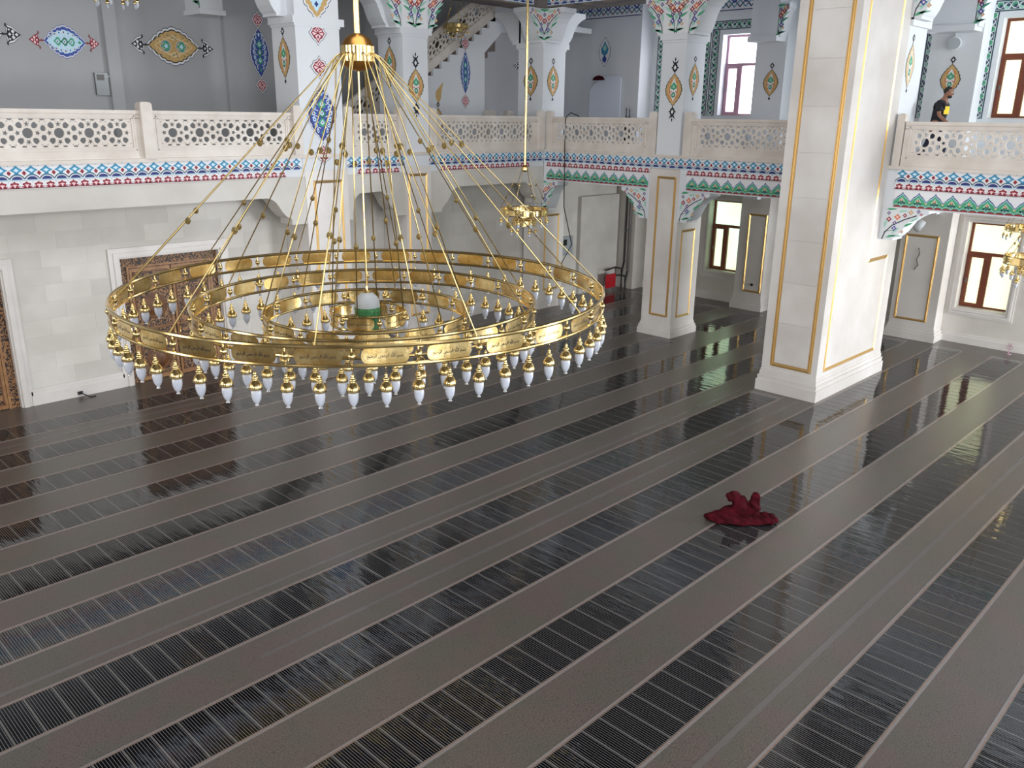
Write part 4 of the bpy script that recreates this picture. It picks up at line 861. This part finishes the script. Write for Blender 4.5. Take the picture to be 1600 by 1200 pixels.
# ------------------------------------------------------------------ chandeliers
def ringtube(R_, z, r=.02, n=96): return M().tube([(R_*math.cos(2*PI*i/n), R_*math.sin(2*PI*i/n), z) for i in range(n)], r, 8, closed=True)
def curved_plate(R_, arc_len, h, t=.006, n=12):
    mb = M(); top = []; bot = []
    for i in range(n+1):
        s = math.sin(PI/2*(i/n*2-1)); a = s*arc_len/2/R_; e = arc_len/2-abs(s)*arc_len/2; c = h/2*.75
        k = 1 if e > c else math.sqrt(max(0, 1-((c-e)/c)**2)); k = .25+.75*k
        for rr in (R_+t/2, R_-t/2): top.append((rr*math.cos(a), rr*math.sin(a), h/2*k)); bot.append((rr*math.cos(a), rr*math.sin(a), -h/2*k))
    v = []; f = []
    for i in range(n+1): v += [top[2*i], bot[2*i], bot[2*i+1], top[2*i+1]]
    for i in range(n):
        a = 4*i; b_ = a+4; f += [(a, a+1, b_+1, b_), (a+2, a+3, b_+3, b_+2), (a, b_, b_+3, a+3), (a+1, a+2, b_+2, b_+1)]
    f += [(0, 3, 2, 1), (4*n, 4*n+1, 4*n+2, 4*n+3)]; return mb.add(v, f)
def inscription_mesh(R_, wid, hgt):
    words = '\ufee2\ufef4\ufea3\ufeae\ufedf\ufe8d \ufee6\ufee4\ufea3\ufeae\ufedf\ufe8d \ufdf2 \ufee2\ufeb4\ufe91'
    cu = bpy.data.curves.new('inscription', 'FONT'); cu.body = words; cu.size = 1; cu.resolution_u = 2; cu.align_x = 'CENTER'; cu.align_y = 'CENTER'
    o = bpy.data.objects.new('tmp', cu); COL.objects.link(o); dg = bpy.context.evaluated_depsgraph_get(); dg.update()
    me = bpy.data.meshes.new_from_object(o.evaluated_get(dg)); bpy.data.objects.remove(o)
    xs = [v.co.x for v in me.vertices] or [0, 1]; ys = [v.co.y for v in me.vertices] or [0, 1]
    for v in me.vertices:
        a = ((v.co.x-(min(xs)+max(xs))/2)/(max(xs)-min(xs))*wid)/R_; z = (v.co.y-(min(ys)+max(ys))/2)/(max(ys)-min(ys))*hgt
        v.co = ((R_+.0052)*math.cos(a), (R_+.0052)*math.sin(a), z)
    me.materials.clear(); me.materials.append(MATS['black']); me.name = 'inscription'; return me
FINIAL = [(.001, .09), (.006, .08), (.012, .062), (.006, .05), (.014, .044), (.034, .012), (.036, 0), (.03, -.014), (.01, -.04), (.014, -.05), (.006, -.062), (.001, -.085)]
CAP = [(.004, .165), (.012, .150), (.018, .135), (.012, .126), (.026, .112), (.034, .10), (.022, .088), (.026, .08), (.046, .055), (.058, .03), (.064, .012), (.06, .004), (.062, -.006), (.05, -.014)]
GLS = [(.044, -.012), (.048, -.04), (.047, -.07), (.040, -.105), (.026, -.135), (.013, -.150)]
def proto_lamp(s):
    c = M(); c.lathe([(r*s, z*s) for r, z in CAP], n=14); c.tube([(0, 0, .16*s), (.008*s, 0, .19*s), (0, 0, .22*s)], .003*s, 5)
    g = M().lathe([(r*s, z*s) for r, z in GLS], n=14); k = M().lathe([(.012*s, -.148*s), (.012*s, -.157*s), (.02*s, -.163*s), (.02*s, -.17*s), (.001, -.172*s)], n=10)
    return c.mesh('lamp_cap', 'brass', True), g.mesh('glass_shade', 'frosted', True), k.mesh('glass_tip', 'clear_glass', True)
def chandelier(name, loc, label, rings, hub_z, hub_r, top_z, rod_r, lampscale=1.0, detail=True):
    t = thing(name, loc, label, 'chandelier'); lc, lg, lk = proto_lamp(lampscale)
    fin = M().lathe([(r*lampscale, z*lampscale) for r, z in FINIAL], n=10).mesh('finial', 'brass', True)
    M().tube([(0, 0, hub_z), (0, 0, top_z)], rod_r, 14).build('rod', 'brass', t, True, True)
    H = hub_r; h = M(); h.lathe([(rod_r*1.15, H*1.02), (H*.45, H*.94), (H*.8, H*.68), (H, H*.30)], (0, 0, hub_z), 28); h.build('hub_dome', 'hub_copper', t, True, True)
    M().lathe([(H, H*.32), (H*1.02, H*.30), (H*1.02, -H*.58), (H, -H*.60)], (0, 0, hub_z), 28).build('hub_belt', 'brass', t, True, True)
    M().lathe([(H, -H*.60), (H*.9, -H*.82), (H*.55, -H*1.06), (.01, -H*1.16)], (0, 0, hub_z), 28).build('hub_bowl', 'hub_copper', t, True, True)
    for (Rr, zt, gap, nf, nl, nw, a_off, tr) in rings:
        ringtube(Rr, zt, tr).build('ring_tube', 'brass', t, True, True); ringtube(Rr, zt-gap, tr*.9).build('ring_tube', 'brass', t, True, True)
        w = 2*PI*Rr/nf; pl = curved_plate(Rr, w*(.72 if detail else .9), gap*.80).mesh('plaque', 'engraved_brass' if detail else 'brass')
        ins = inscription_mesh(Rr, w*.54, gap*.36) if detail else None
        s = gap/.18
        for i in range(nf):
            a = a_off+2*PI*(i+.5)/nf; p = meshinst(pl, 'plaque', t, (0, 0, zt-gap/2), a)
            if ins: meshinst(ins, 'inscription', p)
            b0 = a_off+2*PI*i/nf; q = meshinst(fin, 'finial', t, (Rr*math.cos(b0), Rr*math.sin(b0), zt-gap/2), 0)
        for i in range(nl):
            a = a_off+2*PI*i/nl; L = meshinst(lc, 'pendant_lamp', t, (Rr*math.cos(a), Rr*math.sin(a), zt-gap-.225*lampscale-tr*.5), random.random())
            meshinst(lg, 'glass_shade', L); meshinst(lk, 'glass_tip', L) if detail else None
        if nw:
            R0 = H*1.1; z0_ = hub_z-H*.2; dz = zt+tr-z0_
            wm = M().tube([(H*.98, 0, z0_+.02), (R0+.05, 0, z0_-.02), (Rr, 0, zt+tr)], [.006, .0075, .0075] if detail else .006, 6).mesh('suspension_wire', 'wire_brass', True)
            bm_ = M().lathe([(.002, .038*lampscale), (.022*lampscale, .028*lampscale), (.034*lampscale, 0), (.022*lampscale, -.028*lampscale), (.002, -.038*lampscale)], n=8).mesh('bead', 'wire_brass')
            for i in range(nw):
                a = a_off+2*PI*(i+.25)/nw+.07; ww = meshinst(wm, 'suspension_wire', t, (0, 0, 0), a)
                for k in ((.36, .67) if Rr > 1 else (.40, .72)):
                    meshinst(bm_, 'bead', ww, (R0+(Rr-R0)*k, 0, z0_-.02+(zt+tr-z0_+.02)*k))
    return t
big = chandelier('chandelier', (6.1, 8.4, 3.4), 'huge brass ring chandelier with four tiers and frosted lamps', [
    (2.89, .60, .18, 30, 60, 12, .05, .021), (2.06, .44, .18, 24, 48, 8, .15, .020), (1.25, .31, .17, 14, 28, 6, .3, .019), (.45, .30, .16, 6, 0, 4, .2, .017)], 3.28, .185, 12.0, .035)
M().tube([(0, 0, .6), (0, 0, 3.1)], .012, 8).build('centre_stem', 'brass', big, True, True)
M().lathe([(.150, .02), (.155, .04), (.155, .34), (.150, .36)], n=24).build('green_drum', 'green_mesh', big, True, True)
M().lathe([(.155, .34), (.15, .40), (.125, .46), (.08, .505), (.02, .525)], n=24).build('centre_globe', 'dome_glass', big, True, True)
M().lathe([(.05, .52), (.05, .55), (.02, .57), (.012, .6)], n=12).build('globe_collar', 'brass', big, True, True)
chandelier('chandelier', (15.5, 14.65, 3.3), 'small two tier brass chandelier on a thin rod before the corner column', [(.59, .53, .15, 10, 12, 6, 0, .012), (.30, .26, .14, 6, 6, 0, .2, .010)], 1.5, .075, 8.7, .03, .75, False)
chandelier('chandelier', (21.7, 4.80, 2.55), 'brass chandelier cut by the right edge, nearer one with thicker rings', [(.56, .62, .17, 8, 12, 6, .1, .016), (.25, .35, .12, 5, 6, 0, .2, .012)], 1.5, .06, 2.05, .02, .85, False)
chandelier('chandelier', (24.3, 5.70, 3.2), 'brass chandelier at the right edge hanging in front of the window', [(.42, .37, .13, 8, 8, 6, .1, .010)], 1.1, .05, 1.4, .015, .6, False)
chandelier('chandelier', (18.1, 20.0, 8.1), 'small brass chandelier hanging before the stair balustrade', [(.36, .48, .12, 8, 8, 5, .1, .010), (.2, .36, .1, 5, 5, 0, .2, .009)], 1.2, .05, 1.85, .015, .6, False)
chandelier('chandelier', (8.33, 20.2, 8.2), 'chandelier over the left gallery showing only its lowest lamps', [(.42, .38, .12, 8, 8, 5, .1, .010)], 1.2, .05, 1.75, .015, .8, False)
t = thing('wall_bracket', (10.3, 21.9, 8.0), 'white plaster bracket at the top of the dark left wall', 'bracket'); M().box(10.85, 11.45, 21.4, YN, 8.45, 9.9).build('block', 'plaster', t); M().box(10.8, 11.5, 21.35, YN, 8.33, 8.45).build('foot_slab', 'plaster', t)
q = M(); floral(q, Fr((10.85, 21.4, 8.45), (0, 1, 0), (0, 0, 1), (-1, 0, 0)), .6, 1.2); q.build('painted_flowers', PM, t)

# ------------------------------------------------------------------ the walking man on the right gallery
man = thing('person', (21.3, 7.17, 4.99), 'man in black t-shirt with yellow print walking along the right gallery', 'person')
def skinned(name, verts, edges, radii, mname, parent, sub=2, root=0):
    me = bpy.data.meshes.new(name); me.from_pydata([Vector(v) for v in verts], edges, []); o = bpy.data.objects.new(name, me); COL.objects.link(o)
    bm = bmesh.new(); bm.from_mesh(me); lay = bm.verts.layers.skin.verify(); bm.verts.ensure_lookup_table()
    for i, v in enumerate(bm.verts):
        r = radii[i]; v[lay].radius = r if isinstance(r, tuple) else (r, r); v[lay].use_root = (i == root)
    bm.to_mesh(me); bm.free()
    o.modifiers.new('skin', 'SKIN').use_smooth_shade = True; s = o.modifiers.new('sub', 'SUBSURF'); s.levels = sub; s.render_levels = sub
    dg = bpy.context.evaluated_depsgraph_get(); dg.update(); m2 = bpy.data.meshes.new_from_object(o.evaluated_get(dg)); o.modifiers.clear(); o.data = m2; m2.name = name
    m2.materials.clear(); m2.materials.append(MATS[mname]); m2.polygons.foreach_set('use_smooth', [True]*len(m2.polygons)); o.parent = parent; return o
# local axes: +x forward (turned to face -Y below), y to his left, z up
V = [(0, 0, .95), (.02, 0, 1.12), (.05, 0, 1.30), (.07, 0, 1.45), (.10, 0, 1.54), (.13, 0, 1.62), (.145, 0, 1.70),
     (.06, .17, 1.43), (-.06, .22, 1.17), (-.16, .23, .95), (-.19, .23, .87), (.06, -.17, 1.43), (.10, -.24, 1.18), (.30, -.24, 1.02), (.375, -.23, .985),
     (0, .09, .90), (.20, .10, .50), (.12, .10, .09), (.24, .10, .035), (0, -.09, .90), (-.10, -.10, .50), (-.36, -.10, .16), (-.27, -.10, .05)]
E_ = [(0, 1), (1, 2), (2, 3), (3, 4), (4, 5), (5, 6), (3, 7), (7, 8), (8, 9), (9, 10), (3, 11), (11, 12), (12, 13), (13, 14), (0, 15), (15, 16), (16, 17), (17, 18), (0, 19), (19, 20), (20, 21), (21, 22)]
Rr_ = [(.12, .15), (.105, .13), (.12, .16), (.08, .12), .052, .075, .078, .06, .045, .034, .026, .06, .045, .034, .026, .088, .06, .042, .034, .088, .06, .042, .034]
body = skinned('body', V, E_, Rr_, 'skin', man)
hd = M(); 
bmh = bmesh.new(); bmesh.ops.create_uvsphere(bmh, u_segments=20, v_segments=14, radius=1)
for v in bmh.verts:
    x, y, z = v.co; w = 1-.22*max(0, -z); v.co = ((x*.098*w+.0), y*.076*w, z*.118)
    if x > .8 and abs(y) < .25 and -.25 < z < .2: v.co.x += .022
meh = bpy.data.meshes.new('head'); bmh.to_mesh(meh); bmh.free(); meh.materials.append(MATS['skin']); meh.polygons.foreach_set('use_smooth', [True]*len(meh.polygons))
h = bpy.data.objects.new('head', meh); COL.objects.link(h); h.parent = man; h.location = (.155, 0, 1.665); h.rotation_euler = (0, .12, 0)
def blob(name, c, s, mname, par, n=10):
    b_ = bmesh.new(); bmesh.ops.create_uvsphere(b_, u_segments=n, v_segments=max(6, n-2), radius=1)
    for v in b_.verts: v.co = Vector((v.co.x*s[0], v.co.y*s[1], v.co.z*s[2]))
    me = bpy.data.meshes.new(name); b_.to_mesh(me); b_.free(); me.materials.append(MATS[mname]); me.polygons.foreach_set('use_smooth', [True]*len(me.polygons))
    o = bpy.data.objects.new(name, me); COL.objects.link(o); o.parent = par; o.location = c; return o
for s in (-1, 1): blob('eye', (.086, s*.032, .012), (.012, .014, .009), 'eye_white', h); blob('pupil', (.095, s*.032, .012), (.006, .006, .006), 'hair', h, 8); blob('ear', (-.008, s*.078, -.005), (.018, .010, .03), 'skin', h); blob('eyebrow', (.092, s*.032, .034), (.008, .018, .005), 'hair', h, 8)
blob('nose', (.104, 0, -.012), (.020, .014, .022), 'skin', h); blob('mouth', (.088, 0, -.055), (.012, .024, .007), 'red', h, 8); blob('beard', (.05, 0, -.085), (.052, .058, .035), 'hair', h)
hr = blob('hair', (-.014, 0, .032), (.098, .084, .098), 'hair', h, 18)
for v in hr.data.vertices:
    if v.co.x > .03 and v.co.z < .045: v.co.x = .03
    v.co += v.co.normalized()*.006*noise.noise(v.co*60)
shirt = skinned('t_shirt', [(0, 0, .88), (.02, 0, 1.10), (.05, 0, 1.30), (.075, 0, 1.46), (.09, 0, 1.50), (.06, .18, 1.43), (-.02, .225, 1.24), (.06, -.18, 1.43), (.09, -.235, 1.24)], [(0, 1), (1, 2), (2, 3), (3, 4), (3, 5), (5, 6), (3, 7), (7, 8)],
    [(.14, .175), (.13, .16), (.155, .19), (.12, .165), .066, .095, .08, .095, .08], 'shirt', man)
skinned('trousers', [(0, 0, .98), (0, 0, .90), (0, .09, .86), (.20, .10, .50), (.12, .10, .12), (0, -.09, .86), (-.10, -.10, .50), (-.34, -.10, .19)], [(0, 1), (1, 2), (2, 3), (3, 4), (1, 5), (5, 6), (6, 7)], [(.13, .16), (.135, .165), .11, .082, .068, .11, .082, .066], 'trousers', man)
for (x, y, z, ry) in ((.19, .10, .045, 0), (-.29, -.10, .09, .7)): s_ = blob('shoe', (x, y, z), (.14, .05, .045), 'shoe', man); s_.rotation_euler = (0, ry, 0)
# yellow print on the front, wrapped on the chest, and sleeve trim
pm = M(); g = [(.0, 0)]
ry_, rz_ = 7, 5
vs = [(.05+.168*math.cos(R(-48+96*i/ry_))*1.0, .185*math.sin(R(-48+96*i/ry_)), 1.20+.17*j/rz_) for j in range(rz_+1) for i in range(ry_+1)]
pm.add(vs, [(j*(ry_+1)+i, j*(ry_+1)+i+1, (j+1)*(ry_+1)+i+1, (j+1)*(ry_+1)+i) for j in range(rz_) for i in range(ry_)]); pm.build('shirt_print', 'yellow_print', man, True, True)
def hand(wrist, d, s, par):
    d = Vector(d).normalized(); side = Vector((1, 0, .2)) if abs(d.x) < .6 else Vector((0, 0, 1)); a = (side-d*side.dot(d)).normalized(); n_ = d.cross(a)
    w = Vector(wrist); pv = [w, w+d*.045, w+d*.085]; pe = [(0, 1), (1, 2)]; pr = [.024, (.034, .018), (.036, .016)]
    for k, L in zip((-1.5, -.5, .5, 1.5), (.062, .074, .070, .054)):
        b0 = len(pv); o = w+d*.082+a*k*.018; pv += [o, o+d*L*.45+n_*.004*s, o+d*L*.8+n_*.016*s, o+d*L*.98+n_*.032*s]; pe += [(2, b0), (b0, b0+1), (b0+1, b0+2), (b0+2, b0+3)]; pr += [.0105, .0095, .0088, .008]
    b0 = len(pv); o = w+d*.03-a*.026; pv += [o, o-a*.02+d*.03, o-a*.022+d*.058+n_*.008*s]; pe += [(1, b0), (b0, b0+1), (b0+1, b0+2)]; pr += [.013, .011, .009]
    skinned('hand', pv, pe, pr, 'skin', par, 1)
hand((-.185, .23, .885), (-.25, 0, -1), 1, man); hand((.36, -.23, .99), (.8, 0, -.5), -1, man)
man.rotation_euler = (0, 0, R(-90)); man.location = (21.3, 7.17, 4.99)

# ------------------------------------------------------------------ things that repeat share a group
GR = {'heating film': 'heating film rows on the floor', 'balustrade': 'pierced marble balustrades of the galleries', 'post': 'marble posts between the balustrades', 'column': 'square columns carrying the galleries',
      'chandelier': 'brass ring chandeliers', 'pilaster': 'pilasters on the window wall', 'wall painting': 'painted medallions on the upper walls', 'speaker': 'white wall speakers', 'bottle': 'slim bottles on the gallery', 'pipe': 'heating pipes in the far corner', 'gallery': 'the two galleries'}
for o in bpy.data.objects:
    if o.parent is None and o.get('category') in GR: o['group'] = GR[o['category']]
